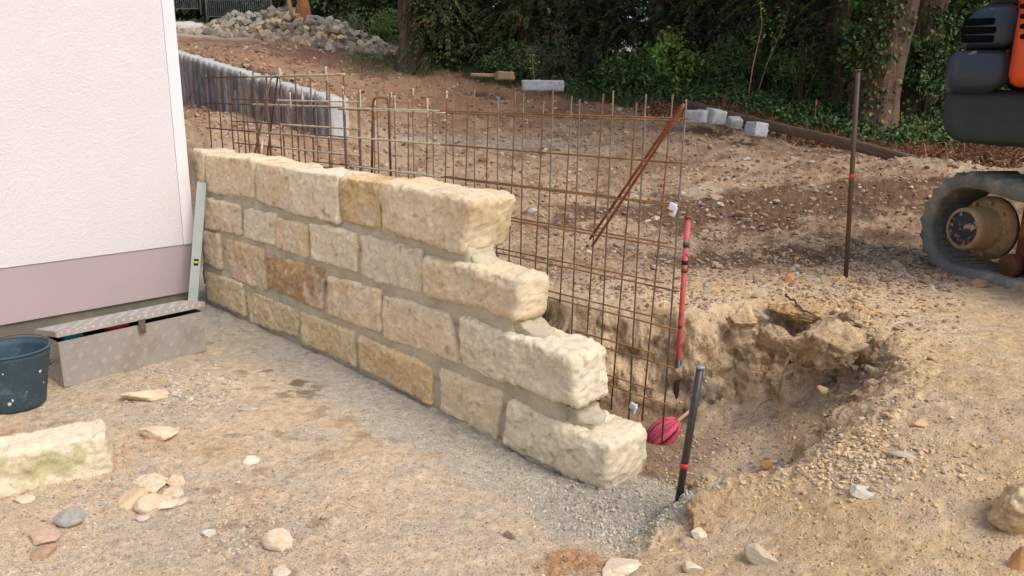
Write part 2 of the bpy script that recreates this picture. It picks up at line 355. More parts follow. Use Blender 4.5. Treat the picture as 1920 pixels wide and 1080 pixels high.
# the low ground: yard in front of the wall, the trench behind it and the pit at its end (plan outline with edge widths)
low = [(-14, -6, .3), (.22, -6, .3), (.25, .9, .2), (.36, 1.85, .12), (.45, 2.06, .12), (.56, 2.2, .14), (.66, 2.26, .16), (.79, 2.22, .20), (.95, 2.18, .26), (1.16, 2.24, .32),
       (1.42, 2.48, .34), (1.54, 2.82, .30), (1.46, 3.12, .28), (1.33, 3.36, .3), (1.12, 3.33, .24), (.98, 3.29, .16), (.8, 3.17, .12), (.57, 3.19, .10), (.2, 3.37, .1),
       (-.95, 4.60, .15), (-2.35, 6.0, .3), (-6, 7.4, .4), (-14, 8, .4)]
LP = np.array(low)
def lowdist(x, y):
    """signed distance (inside +) and edge width of the nearest outline piece"""
    best = np.full(x.shape, 1e9); wid = np.zeros_like(x); ins = np.zeros(x.shape, bool); n = len(LP)
    for i in range(n):
        a, b = LP[i], LP[(i + 1) % n]; ex, ey = b[0] - a[0], b[1] - a[1]
        t = np.clip(((x - a[0]) * ex + (y - a[1]) * ey) / (ex * ex + ey * ey), 0, 1)
        d = np.hypot(x - a[0] - t * ex, y - a[1] - t * ey); k = d < best
        best = np.where(k, d, best); wid = np.where(k, a[2] + (b[2] - a[2]) * t, wid)
        c = ((a[1] > y) != (b[1] > y)) & (x < (b[0] - a[0]) * (y - a[1]) / (b[1] - a[1] + 1e-12) + a[0]); ins ^= c
    return np.where(ins, best, -best), wid
CLOD = atz(1560, 650, .42)
def terrain(x, y, detail=True, info=False):
    x = np.asarray(x, float); y = np.asarray(y, float); P = np.stack([x, y, 0 * x], 1)
    up = fU(x, y); dp = (x - PA[0]) * PN[0] + (y - PA[1]) * PN[1]; tp = (x - PA[0]) * PD[0] + (y - PA[1]) * PD[1]
    pm = sstep(-.10, -.02, dp) * sstep(-.5, .0, tp)
    up = lerp(up, fV(x, y), pm)
    far = np.hypot(x, y); up = lerp(up, 2.6 + 0 * x, sstep(24, 40, far))
    s = (x - WA[0]) * U2[0] + (y - WA[1]) * U2[1]; off = (x - WA[0]) * N2[0] + (y - WA[1]) * N2[1]
    wx = fbm(P, 2.6, 2, .5, 5.) * .06 + fbm(P, 11, 2, .5, 9.) * .008
    near_pit = sstep(5.5, 4.5, far)
    d, w = lowdist(x, y); d2 = d + wx * near_pit * sstep(-.35, .0, off)
    t = np.clip(d2 / w, 0, 1); t = t * t * (3 - 2 * t)
    lo = -.0 + 0 * x
    lo = lo + .24 * sstep(.8, 1.5, x + .05 * fbm(P, 4, 2, .5, 3.)) * sstep(2.0, 2.6, y) + .04 * sstep(.0, .2, off) * sstep(3.6, 3.0, s)
    # fillet of mortar at the foot of the wall, spill of concrete at its end
    foot = sstep(-.30, -.02, off) * sstep(-.3, 0, s) * sstep(3.75, 3.5, s) * sstep(.1, 0, off)
    lo = lo - .022 * sstep(-.45, -.05, off) * sstep(.35, .05, off) - .045 * sstep(1.6, 3.3, s) * sstep(-.6, -.1, off) * sstep(4.2, 3.7, s)
    lo = lo + foot * .010 * (1 + .6 * fbm(P, 9, 3, .5, 2.))
    sx, sy = x - .40, y - 2.38
    spill = np.exp(-((sx / .30) ** 2 + (sy / .24) ** 2)) * sstep(-.75, -.5, off + .15 * fbm(P, 6, 2, .5, 4.))
    lo = lo + .022 * spill
    h = lerp(up, lo, t)
    mud = sstep(.12, .04, np.hypot((x - .20) / 1.4, y - 1.98) - .04 * fbm(P, 9, 2, .5, 3.))
    back = (1 - t)
    churn = sstep(3.6, 5.5, far) * back
    if detail:
        h = h + .010 * fbm(P, 2.2, 3, .5, 1.) + .0045 * fbm(P, 14, 4, .6, 2.)
        h = h + churn * (.05 * fbm(P, 1.5, 4, .55, 3.) * sstep(4, 8, far) + .016 * np.abs(fbm(P, 5.5, 3, .6, 4.)) + .014 * np.abs(fbm(P, 17, 4, .65, 14.)))
        face = np.clip(4 * t * (1 - t), 0, 1) * near_pit * sstep(-.1, .1, off + .3 * (x > .3))
        h = h + face * (.02 * fbm(P, 5, 3, .6, 8.)) + face * sstep(.2, .3, w) * (.02 * fbm(P, 9, 3, .6, 8.) + .012 * np.abs(fbm(P, 30, 3, .6, 8.)))
        h = h + spill * (.016 * np.abs(fbm(P, 34, 3, .6, 6.))) + foot * .006 * fbm(P, 30, 2, .5, 7.)
        h = h + mud * (.02 * np.abs(fbm(P, 16, 4, .6, 6.)))
        rub = sstep(1.55, 1.8, x) * 0
        # rut of a digger track and crumbly crest along the pit
        crest = np.exp(-(d / .10) ** 2) * near_pit * (x > .3) * (y > 2)
        h = h + crest * .02 * np.abs(fbm(P, 18, 3, .6, 12.))
        pb = np.exp(-(((x - 2.2) / 1.6) ** 2 + ((y - 5.3) / .7) ** 2)) * back
        h = h + pb * .035 * np.abs(fbm(P, 9, 4, .6, 13.))
    if info: return h, dict(t=t, d=d, w=w, s=s, off=off, foot=foot, spill=spill, mud=mud, far=far, churn=churn, dp=dp, tp=tp, up=up)
    return h
def hz(x, y, detail=True): return float(terrain(np.array([x]), np.array([y]), detail)[0])

def ground_colour(x, y, h, I):
    P = np.stack([x, y, h], 1); far = I['far']
    n1 = fbm(P, .9, 4, .55, 21.); n2 = fbm(P, 3.1, 4, .6, 22.); n3 = fbm(P, 9, 3, .6, 23.); n4 = fbm(P, 28, 2, .6, 24.)
    tan = srgb(212, 190, 160); orange = srgb(196, 163, 125); grey = srgb(184, 174, 158); brown = srgb(150, 118, 90)
    dark = srgb(104, 78, 58); clay = srgb(182, 150, 113); slate = srgb(126, 118, 110); yellow = srgb(214, 182, 132); pale = srgb(222, 206, 178)
    def mx(c, k, w): return c * (1 - w[:, None]) + k[None] * w[:, None]
    c = np.tile(tan, (len(x), 1))
    c = mx(c, orange, sstep(.05, .6, n1 * .5 + n2 * .45 + n3 * .25 + n4 * .12) * .6)
    c = mx(c, grey, sstep(.0, .55, -n2 * .8 + n3 * .35 + .1) * .55)
    c = mx(c, brown, sstep(.25, .6, n1 * .5 - n3 * .5) * .5)
    # grey dust near the foot of the wall and the corner
    near = sstep(-.42 , -.25, I['off'] + .12 * n2 + .05 * n3) * sstep(.3, -.05, I['off']) * sstep(3.9, 3.4, I['s'])
    c = mx(c, srgb(190, 184, 170), near * .9); spk = sstep(.1, .5, n4 + .4 * n3) * near; c = mx(c, srgb(146, 140, 128), spk * .4)
    corner = sstep(2.3, .4, I['s'] + .7 * n2) * sstep(-1.7, -.7, I['off'] + .3 * n2) * (I['off'] < .1)
    c = mx(c, srgb(168, 156, 138), corner * .6)
    c = mx(c, srgb(186, 180, 166), sstep(.2, .9, I['foot'] + .5 * n3) * .85)
    wet = sstep(.25, .5, n2 + .4 * n3) * sstep(-.55, -.38, I['off']) * sstep(-.18, -.3, I['off']) * sstep(.6, 1.1, I['s']) * sstep(2.3, 1.8, I['s'])
    c = mx(c, srgb(118, 98, 68), wet * .9)
    # upper ground
    bk = 1 - I['t']; bk = bk * sstep(3.2, 4.2, y)
    ub = np.tile(srgb(184, 157, 128), (len(x), 1))
    ub = mx(ub, srgb(146, 117, 92), sstep(-.1, .5, n2 + .3 * n3)); ub = mx(ub, grey, sstep(.3, .9, -n1 + .5 * n3) * .35)
    ub = mx(ub, srgb(182, 156, 126), sstep(.15, .6, n3 * .7 + n4 * .4) * .35)
    pb = np.exp(-(((x - 2.0) / 1.6) ** 2 + ((y - 5.7) / .62) ** 2)) + .7 * np.exp(-(((x - 1.5) / .9) ** 2 + ((y - 4.35) / .3) ** 2))
    ub = mx(ub, dark, np.clip(sstep(.25, .6, pb + .35 * n2) * .9, 0, 1))
    ub = mx(ub, srgb(152, 108, 78), sstep(8.5, 11, y + n2) * .55); ub = mx(ub, srgb(132, 96, 74), sstep(.12, .5, n1 * .8 - n2 * .5 + .2 * n3) * .55)
    rd = np.exp(-(((x + 2.5) / 2.4) ** 2 + ((y - 13.6) / 1.0) ** 2)); ub = mx(ub, srgb(124, 84, 74), sstep(.3, .8, rd + .3 * n2) * .9)
    gp = np.exp(-(((x + 6.2) / 1.6) ** 2 + ((y - 15.8) / .7) ** 2)); ub = mx(ub, srgb(190, 182, 172), sstep(.3, .8, gp + .2 * n2) * .8)
    wt = np.exp(-(((x + .4) / 2.2) ** 2 + ((y - 8.8) / .5) ** 2)); ub = mx(ub, srgb(178, 170, 160), sstep(.5, .9, wt + .5 * n3) * .4)
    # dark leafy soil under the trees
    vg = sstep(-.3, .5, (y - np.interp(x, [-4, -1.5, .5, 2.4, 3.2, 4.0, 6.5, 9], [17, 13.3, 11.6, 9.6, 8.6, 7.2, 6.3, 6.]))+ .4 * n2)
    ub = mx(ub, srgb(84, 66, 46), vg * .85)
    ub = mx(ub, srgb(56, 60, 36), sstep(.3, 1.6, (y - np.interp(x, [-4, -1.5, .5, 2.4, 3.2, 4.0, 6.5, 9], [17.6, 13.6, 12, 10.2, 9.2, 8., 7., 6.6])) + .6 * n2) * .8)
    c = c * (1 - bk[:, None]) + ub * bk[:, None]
    # right mound
    mo = (1 - I['t']) * sstep(4.3, 3.4, y) * sstep(.2, .5, x)
    mc = np.tile(srgb(214, 189, 155), (len(x), 1)); mc = mx(mc, yellow, sstep(.1, .6, n2 + .2 + .3 * n4) * .6); mc = mx(mc, srgb(180, 152, 122), sstep(.1, .5, n3 - n1 * .5) * .55)
    c = c * (1 - mo[:, None]) + mc * mo[:, None]
    # pit faces
    fc = np.clip(4 * I['t'] * (1 - I['t']), 0, 1) + I['t'] * sstep(.02, .12, h); fc = np.clip(fc, 0, 1) * sstep(5.2, 4.5, far) * sstep(-.1, .15, I['off'] + (x > .45))
    pc = np.tile(srgb(214, 187, 150), (len(x), 1)); pc = mx(pc, srgb(184, 153, 118), sstep(.0, .5, n3 + n2 * .5)); pc = mx(pc, pale, sstep(.25, .6, n2 - .3 * n3) * .5)
    c = c * (1 - fc[:, None]) + pc * fc[:, None]
    g = np.exp(-(((x - .86) / .14) ** 2 + ((y - 3.02) / .14) ** 2 + ((h - .12) / .10) ** 2)); c = mx(c, srgb(138, 130, 122), sstep(.3, .6, g + .45 * n3) * .85)
    g = np.exp(-(((x - 1.32) / .16) ** 2 + ((y - 2.85) / .18) ** 2)); c = mx(c, srgb(172, 160, 140), sstep(.3, .8, g + .3 * n3) * .8)
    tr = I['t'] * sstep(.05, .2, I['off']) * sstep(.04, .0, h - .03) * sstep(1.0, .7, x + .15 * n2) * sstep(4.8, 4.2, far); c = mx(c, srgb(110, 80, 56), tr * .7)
    c = mx(c, srgb(176, 170, 156), np.clip(sstep(.22, .5, I['spill'] + .18 * n3) * (y < 2.85) , 0, 1))
    c = mx(c, srgb(180, 134, 92), I['mud'] * .8)
    c = c * (1 + .14 * n4 + .08 * n3)[:, None]
    return c

def build_ground():
    fine = np.arange(-.66, .70, .0021); th = np.concatenate([np.linspace(-PI, -.70, 40), np.linspace(-.69, -.665, 3), fine, np.linspace(.71, .74, 4), np.linspace(.78, PI, 40)])
    r = [.35]
    while r[-1] < 90:
        R = r[-1]
        r.append(R + (.05 if R < 1.3 else .0075 if R < 3.0 else .0036 if R < 3.55 else .0075 if R < 3.9 else min(.0075 + (R - 3.9) * .018, .12) if R < 20 else R * .06))
    r = np.array(r); T, R = np.meshgrid(th, r); x = (R * np.sin(T)).ravel(); y = (R * np.cos(T)).ravel()
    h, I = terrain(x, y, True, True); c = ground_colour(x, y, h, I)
    n, k = len(r), len(th); i = np.arange(n - 1)[:, None] * k + np.arange(k - 1)[None]; i = i.ravel()
    Fc = np.stack([i, i + 1, i + k + 1, i + k], 1)
    V = np.stack([x, y, h], 1); G = V.reshape(n, k, 3); du = np.gradient(G, axis=1); dv = np.gradient(G, axis=0); NN = np.cross(du, dv).reshape(-1, 3); NN /= np.linalg.norm(NN, axis=1)[:, None] + 1e-12; NN *= np.sign(NN[:, 2:] + 1e-9)
    face = np.clip(4 * I['t'] * (1 - I['t']), 0, 1) * sstep(5., 4.4, I['far']) * sstep(.2, .4, I['off'] + .5 * (x > .5)) * sstep(.95, .7, NN[:, 2])
    sel = face > .01; Ps = V[sel]; dd = .030 * fbm(Ps, 6, 3, .6, 31.) + .022 * np.abs(fbm(Ps * np.array([1, 1, 2.2]), 9, 4, .6, 32.)) + .008 * fbm(Ps, 45, 3, .6, 33.)
    Pw = Ps + .03 * np.stack([fbm(Ps, 8, 2, .5, 41.), fbm(Ps, 8, 2, .5, 42.), fbm(Ps, 8, 2, .5, 43.)], 1); dd = dd * .7 + .030 * facets(Pw * np.array([1, 1, 1.4]), 8, 1) + .013 * facets(Pw, 22, 2) + .005 * facets(Pw, 50, 3)
    V[sel] += NN[sel] * (dd * face[sel])[:, None]
    V = np.concatenate([V, [[0, 0, hz(0, 0)]]]); c = np.concatenate([c, c[:1]])
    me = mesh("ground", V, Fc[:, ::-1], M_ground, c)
    print("ground quads", len(Fc))
    return link("ground", me, kind="structure")
build_ground()

# ------------------------------------------------------------------ the house
HD = np.array([math.cos(math.radians(48.5)), math.sin(math.radians(48.5))])
_hc = ray(365, 451); _t = (4.80) / _hc[1]; HC = (CAM + _hc * _t)[:2]                     # the visible corner
HN = np.array([HD[1], -HD[0]])                                                        # outward normal (to the viewer)
def hp(l, out, z): q = HC - HD * l + HN * out; return np.array([q[0], q[1], z])
def houseplane(x, y, out=0.):
    d = ray(x, y); o = CAM[:2] - HC - HN * out; t = -(o @ HN) / (d[:2] @ HN); p = CAM + d * t
    return -((p[:2] - HC) @ HD), p[2]
Lh = 7.0; z_pl = .5 * (houseplane(0, 507)[1] + houseplane(300, 461)[1]); z_pb = .5 * (houseplane(0, 612)[1] + houseplane(300, 556)[1])
print("plinth", houseplane(0, 507), houseplane(300, 461), houseplane(0, 612), houseplane(300, 556))
def hquad(l0, l1, z0, z1, out, dep, mat, name, parent, cut=None):
    """box from l0..l1 along the facade; optional chamfered lower corner at the l0 end"""
    pts = [(l0, z0), (l1, z0), (l1, z1), (l0, z1)] if not cut else [(l0 + cut, z0), (l1, z0), (l1, z1), (l0, z1), (l0, z0 + cut * 1.1)]
    n = len(pts); V = [hp(l, out, z) for l, z in pts] + [hp(l, out - dep, z) for l, z in pts]
    Fc = [tuple(range(n)), tuple(range(n, 2 * n))[::-1]] + [(i, i + n, (i + 1) % n + n, (i + 1) % n) for i in range(n)]
    return link(name, mesh(name, np.array(V), Fc, mat, smooth=False), parent)
house = link("house", None, loc=(0, 0, 0), label="pale pink rendered house corner with mauve plinth", cat="house")
hquad(.075, Lh, z_pl, 6.5, .0, .40, M_plaster, "plaster_wall", house)
hquad(.0, .073, z_pl + .0, 6.5, .003, .40, M_bead, "corner_bead", house)
hquad(.012, Lh, z_pb, z_pl - .002, -.006, .38, M_plinth, "plinth", house, cut=.05)
hquad(.035, Lh, -.6, z_pb + .04, -.022, .34, M_found, "foundation", house)

# ------------------------------------------------------------------ the sandstone wall
TCOL = dict(cream=(220, 203, 172), pale=(222, 211, 184), ochre=(210, 180, 132), brown=(172, 141, 102), pink=(216, 194, 166), yellow=(214, 196, 156), grey=(204, 192, 172))
def stone_colour(P, seed, base, second, amt, stripes=0):
    o = seed * 7.7
    n1 = fbm(P, 6, 4, .6, o); n2 = fbm(P, 18, 3, .6, o + 3); n3 = fbm(P, 60, 2, .6, o + 5)
    c = np.tile(srgb(*TCOL[base]), (len(P), 1)); k = sstep(.05, .45, n1 + .35 * n2) * amt
    if stripes:
        k = np.clip(k * .4 + amt * sstep(.1, .6, np.sin(P[:, 0] * 62 + 2.2 * n1 + .8)), 0, 1)
    c = c * (1 - k[:, None]) + srgb(*TCOL[second])[None] * k[:, None]
    k = sstep(.25, .6, -n1 + .3 * n2) * .5; c = c * (1 - k[:, None]) + srgb(*TCOL['grey'])[None] * k[:, None]
    k = sstep(.35, .6, n2 - .2 * n1) * .45; c = c * (1 - k[:, None]) + srgb(226, 214, 190)[None] * k[:, None]
    k = sstep(.55, .75, fbm(P, 25, 2, .5, o + 9)) * .5; c = c * (1 - k[:, None]) + srgb(140, 118, 88)[None] * k[:, None]
    return c * (1 + .12 * n3)[:, None]
def block_mesh(name, quad, depth, seed, base, second, amt=.6, stripes=0, r=.035, front=.0, rough=1., cell=.0085, lift=0.):
    """quad = (s,z) corners TL,TR,BR,BL on the wall face; local coords x along wall, y into wall, z up"""
    Q = np.array(quad, float); w = np.linalg.norm(Q[1] - Q[0]); hh = np.linalg.norm(Q[3] - Q[0])
    nx, ny, nz = max(4, int(w / cell)), max(4, int(depth / (cell * 1.6))), max(4, int(hh / cell))
    V, Fc = gridbox(nx, ny, nz); half = np.array([w / 2, depth / 2, hh / 2])
    r = min(r, half.min() * .8); P, N = rounded(V, half, r)
    if True:  # blunt the arrises with noise
        rr = fbm(P + seed, 5, 2, .5, seed * 2.) * .008
        P = P + N * rr[:, None]
    u = (P[:, 0] / w + .5); v = (P[:, 2] / hh + .5)
    S = (1 - v)[:, None] * ((1 - u)[:, None] * Q[3] + u[:, None] * Q[2]) + v[:, None] * ((1 - u)[:, None] * Q[0] + u[:, None] * Q[1])
    P3 = np.stack([S[:, 0], P[:, 1] + depth / 2 - front, S[:, 1]], 1)
    o = seed * 5.3
    skew = P3 * np.array([1, 1, 1]) @ np.array([[.8, 0, .6], [0, 1, 0], [-.6, 0, .8]])
    d = .011 * fbm(P3, 5, 3, .5, o) + .0055 * (np.abs(fbm(skew * np.array([.7, 1, 1.4]), 22, 4, .65, o + 3)) * -1.4 + .3) + .0032 * fbm(skew * np.array([.45, 1, 1.7]), 62, 3, .65, o + 7)
    if seed % 3 != 1:
        an = .5 + 1.1 * math.sin(seed * 1.7); cz = np.sin((P3[:, 0] * math.cos(an) + P3[:, 2] * math.sin(an)) * (150 + 40 * math.sin(seed)) + 3.5 * fbm(P3, 9, 2, .5, o)); d = d + .0022 * cz * sstep(-.1, .3, fbm(P3, 6, 2, .5, o + 11))
    Pw = P3 + .012 * np.stack([fbm(P3, 16, 2, .5, o + 1), fbm(P3, 16, 2, .5, o + 2), fbm(P3, 16, 2, .5, o + 3)], 1); edge_ = 1 + 1.2 * sstep(.25, .8, 1 - np.abs(N).max(1)) * 2
    d = d * (.65 + .2 * math.sin(seed * 2.9)) + .0050 * facets(Pw, 13, seed) * edge_ + .0028 * facets(Pw, 34, seed + 1)
    P3 = P3 + N * (d * rough)[:, None]
    c = stone_colour(P3, seed, base, second, amt, stripes)
    return mesh(name, P3, Fc, M_stone, c)
wall = link("stone_wall", None, loc=(WA[0], WA[1], 0), label="half built wall of squared cream sandstone blocks in grey mortar, stepping down", cat="wall")
wall.rotation_euler = (0, 0, math.atan2(U2[1], U2[0]))
# corner pixels measured in the photograph: TL TR BR BL of each face
ROWS = [
 [((362,286),(384,288),(384,352),(370,350),'cream','ochre',.5,0), ((384,294),(474,304),(476,371),(389,358),'cream','ochre',.35,0), ((480,309),(541,320),(544,396),(481,377),'cream','ochre',.4,0),
  ((545,322),(634,334),(636,417),(546,398),'pale','cream',.5,0), ((637,337),(710,348),(713,427),(641,413),'ochre','brown',.55,0), ((714,344),(890,382),(868,475),(720,427),'cream','ochre',.35,0)],
 [((386,373),(448,386),(452,442),(387,425),'cream','pink',.4,0), ((456,391),(515,403),(516,460),(459,445),'pale','grey',.5,0), ((519,407),(577,424),(577,485),(520,464),'cream','ochre',.4,0),
  ((581,419),(667,438),(668,510),(589,484),'pale','ochre',.35,0), ((677,442),(790,468),(791,552),(678,517),'pale','grey',.6,0), ((797,482),(985,524),(972,600),(798,549),'cream','ochre',.3,0)],
 [((384,433),(412,441),(415,504),(384,492),'cream','pink',.4,0), ((421,448),(494,468),(500,544),(436,521),'pink','ochre',.9,1), ((501,480),(609,504),(603,580),(504,537),'brown','ochre',.6,0),
  ((617,521),(713,543),(714,623),(618,588),'cream','ochre',.4,0), ((719,555),(840,590),(861,681),(720,633),'cream','pink',.5,0), ((866,593),(1080,671),(1087,764),(866,687),'pale','cream',.4,0)],
 [((385,509),(457,533),(460,591),(392,560),'yellow','cream',.4,0), ((460,544),(558,582),(556,631),(472,603),'yellow','ochre',.4,0), ((565,584),(666,625),(668,688),(570,642),'yellow','ochre',.5,0),
  ((676,629),(808,691),(810,759),(680,690),'ochre','pink',.4,0), ((825,691),(940,736),(929,826),(828,771),'cream','ochre',.35,0), ((958,749),(1146,836),(1138,925),(949,831),'pale','cream',.45,0)]]
ends = []
k = 0
for ri, row in enumerate(ROWS):
    for bi, (tl, tr, br, bl, c1, c2, am, st) in enumerate(row):
        k += 1; last = bi == len(row) - 1
        q = np.array([onwall(*p) for p in (tl, tr, br, bl)])
        if last: q[1, 0] += (.005, -.012, .0, .005)[ri]; q[2, 0] += (.0, -.008, .0, .0)[ri]; ends.append((q[1, 0], q[:, 1].min(), q[:, 1].max()))
        q += np.array([[-1, 1], [1, 1], [1, -1], [-1, -1]]) * .006
        if ri == 0: q[0, 1] += .012; q[1, 1] += .012
        dep = (.27, .185, .21, .25)[ri] if last else .22
        fr = .018 if last else .008 + .005 * math.sin(k * 2.1)
        link("sandstone_block", block_mesh("sandstone_block", q, dep, k, c1, c2, am, st, r=.028 if last else .014, front=fr, rough=1.15 if last else 1), wall)
# mortar core, one course at a time, sunk behind the stone faces
mo = Acc()
def mortar_box(s0, s1, z0, z1, y0, y1, seed):
    V, Fc = gridbox(max(6, int((s1 - s0) / .03)), 8, max(4, int((z1 - z0) / .03))); half = np.array([(s1 - s0) / 2, (y1 - y0) / 2, (z1 - z0) / 2])
    P, N = rounded(V, half, .012); P = P + np.array([(s0 + s1) / 2, (y0 + y1) / 2, (z0 + z1) / 2])
    P = P + N * (fbm(P, 9, 3, .6, seed) * .008)[:, None]; mo.add(P, Fc)
e0, e1, e2, e3 = ends
for r_, (ea, eb, seed) in enumerate(((e0, None, 1), (e1, e0, 2), (e2, e1, 3), (e3, e2, 4))):
    mortar_box(-.02, ea[0] - .07, ea[1], ea[2] - .045, .013, .21, seed)              # between the stones of a course
    if eb: mortar_box(-.02, eb[0] - .06, ea[2] - .05, eb[1] + .03, .014 - .003 * r_, (.20, .17, .17, .22)[r_], 10 + seed)   # bed joint under the course above
mortar_box(-.02, e3[0] - .02, -.12, e3[1] + .02, .004, .24, 5)
link("mortar", mo.mesh("mortar", M_mortar), wall)
# mortar smears on the stepped tops
sm = Acc()
for eb, ea, wd in ((e0, e1, .03), (e1, e2, .06), (e2, e3, .06)):
    V, Fc = gridbox(16, 14, 6); u = V[:, 0] * .5 + .5; jh = eb[1] - ea[2]; edge_ = 1 - .35 * np.abs(V[:, 1]) ** 3 * u
    S_ = eb[0] - .07 + u * (wd + .07) * edge_; top = lerp(jh * .8, .002, np.clip((u - .25) / .75, 0, 1) ** .6); z_ = ea[2] - .02 + (V[:, 2] * .5 + .5) * (top + .02)
    P = np.stack([S_, .092 + V[:, 1] * .068, z_], 1); P = P + (fbm(P, 22, 4, .65, eb[0]) * .006)[:, None] + np.stack([fbm(P, 9, 3, .6, 3) * .014, fbm(P, 9, 3, .6, 7) * .012, 0 * u], 1)
    sm.add(P, Fc)
link("mortar_smear", sm.mesh("mortar_smear", M_mortar), wall)

# ------------------------------------------------------------------ granite palisade wall
pal = link("palisade_wall", None, loc=(PA[0], PA[1], 0), label="curving retaining wall of upright dark grey granite palisades with pale tops", cat="wall")
npal = 46; Lp = np.linalg.norm(PB - PA) + .5
def pal_mesh(i):
    V, Fc = gridbox(4, 5, 14); P, N = rounded(V, (.058, .10, .5), .018)
    P = P + N * (.010 * fbm(P, 9, 3, .6, i * 3.) * (P[:, 2] < .47))[:, None]
    topm = sstep(.475, .485, P[:, 2])[:, None]
    n = fbm(P, 12, 3, .6, i * 2.); n2 = fbm(P, 30, 2, .6, i)
    c = srgb(*[(142, 138, 134), (124, 121, 118), (154, 149, 142), (132, 128, 128), (148, 141, 132), (118, 116, 116)][i % 6])[None] * (1 + .45 * n + .5 * n2)[:, None]; c = c * (1 - topm) + srgb(180, 180, 176)[None] * topm
    return mesh("palisade", P, Fc, M_granite, c)
pm = [pal_mesh(i) for i in range(6)]
def pal_light():
    V, Fc = gridbox(4, 5, 14); P, N = rounded(V, (.058, .10, .5), .006); n = fbm(P, 20, 3, .6, 4.)
    return mesh("palisade", P, Fc, M_granite, srgb(186, 188, 190)[None] * (1 + .12 * n)[:, None])
plm = pal_light()
ang = math.atan2(PD[1], PD[0])
for i in range(npal):
    t = i / (npal - 1); dist = t * Lp; bow = -.12 * math.sin(PI * t)
    p = PA + PD * dist - PN * bow
    px_top = 97 + (187 - 97) * (1 - t) ** 1.15 if t < 1 else 97
    # top height: eye level at the near end, rising to the far end
    zt = 1.345 + .76 * t
    dd = np.array([p[0], p[1], 0.]); kk = (dd @ FW); pxx = 960 + F * (dd @ RT) / kk; ph = ray(pxx, 97 + (pxx - 345) * .300); zt = H + ph[2] / ph[1] * p[1]
    o = link("palisade", plm if i == 0 else pm[int(rng.integers(0, 6))], pal); o.location = (p[0] - PA[0] + PN[0] * (.018 * (i % 2) + .012 * rng.random()), p[1] - PA[1] + PN[1] * (.018 * (i % 2)), zt - .5 + .006 * rng.normal())
    o.rotation_euler = (math.radians(5) * 0, 0, ang - .02 * math.cos(PI * t) + rng.normal() * .03)
    o.scale = (1, 1 + .1 * rng.random(), 1)

# ------------------------------------------------------------------ reinforcement cage behind the wall
def bar(name, p0, p1, r, mat, parent, seg=6, n=2, bend=0.):
    P = np.linspace(p0, p1, n); 
    if bend: P = P + np.array([1, 1, 1]) * (np.sin(np.linspace(0, PI, n)) * bend)[:, None]
    V, Fc = tube(P, r, seg); return link(name, mesh(name, V, Fc, mat), parent)
def crusted(name, p0, p1, r, parent, seed):
    n = max(8, int(np.linalg.norm(np.array(p1) - p0) / .02)); P = np.linspace(p0, p1, n); R = r * (1.15 + .9 * np.abs(fbm(P, 40, 2, .6, seed)))
    V, Fc = tube(P, R, 6); V = V + np.random.default_rng(int(seed)).normal(size=V.shape) * r * .25
    return link(name, mesh(name, V, Fc, M_crust), parent)
def mat_grid(label, off, verts, horiz, ztop, zbot, lean=0., r=.0036, mv=M_steel, mh=M_rust2, crust=None, hs=None, tilt=0.):
    """one welded steel mat; verts = list of s positions, horiz = list of z"""
    root = link("rebar_mat", None, loc=wp(verts[0], off, 0), label=label, cat="steel mesh", group="steel mats of the reinforcement cage"); o = np.array(root.location)
    for i, s in enumerate(verts):
        zt = ztop + .02 * math.sin(i * 2.3); q0 = wp(s - lean, off, zbot) - o; q1 = wp(s + rng.normal() * .004, off + rng.normal() * .003, zt) - o
        bar("upright_bar", q0, q1, r, mv, root, 6, 3)
        if crust and crust[0] < s < crust[1] and i % 3 != 1: crusted("mortar_crust", wp(s, off, zt - .02 - .10 * rng.random()) - o, wp(s, off, zt) + np.array([0, 0, .004]) - o, r, root, i + 11)
    s0, s1 = hs if hs else (verts[0] - .05, verts[-1] + .03)
    for j, z in enumerate(horiz):
        dz = tilt * (s1 - s0)
        fl = lean * (ztop - z) / (ztop - zbot) if lean else 0
        a_, b_ = wp(s0 - fl, off - .009, z - dz), wp(s1 - fl, off - .009, z)
        bar("cross_bar", a_ - o, b_ - o, r, mh, root, 6, 2)
        if crust and z > crust[2]:
            c0, c1 = max(s0, crust[0]) - fl + .02 * j, min(s1, crust[1]) - fl
            if c1 > c0: crusted("mortar_crust", wp(c0, off - .009, z - dz * (s1 - c0) / (s1 - s0)) - o, wp(c1, off - .009, z - dz * (s1 - c1) / (s1 - s0)) - o, r, root, 31 + j)
    return root
vB = [onwall(x, 195, .38)[0] for x in (1285, 1213, 1149, 1088, 1034, 982, 935)]; vB = sorted(vB); vB = [vB[0] - .155 * k for k in range(10, 0, -1)] + vB
vA = [onwall(x, 195, .50)[0] for x in (1259, 1192, 1131, 1072, 1019, 966, 917)]; vA = sorted(vA); vA = [vA[0] - .155 * k for k in range(8, 0, -1)] + vA
zB = [onwall(x, y, .38)[1] for x, y in [(1280,222),(1275,305),(1269,386),(1264,464),(1258,542),(1254,613),(1249,684),(1245,755)]]
mat_grid("nearer tall steel mesh mat reaching furthest towards the red pole", .38, vB, zB, 1.385, .02, lean=.0, hs=(vB[0] - .05, vB[-1] + .035), crust=(1.2, 2.05, .8), mv=M_steel)
mat_grid("second tall steel mesh mat just behind the nearer one, its bars leaning", .50, vA, [z - .012 for z in zB], 1.375, .02, lean=.045, hs=(vA[0] - .05, vA[-1] + .05), crust=(1.3, 1.95, .8), mv=M_rust)
vC = [.71 - .2 * k for k in range(11)][::-1]
zC = [1.5, 1.30, 1.10, .90, .70]
mat_grid("short raised mesh mat at the house end with a mortar caked upper right part", .70, vC, zC, 1.53, .55, r=.0058, mv=M_rust, mh=M_rust, crust=(-.55, .74, .95), hs=(vC[0] - .05, .74))
vE = [-.42 + .155 * k for k in range(11)]
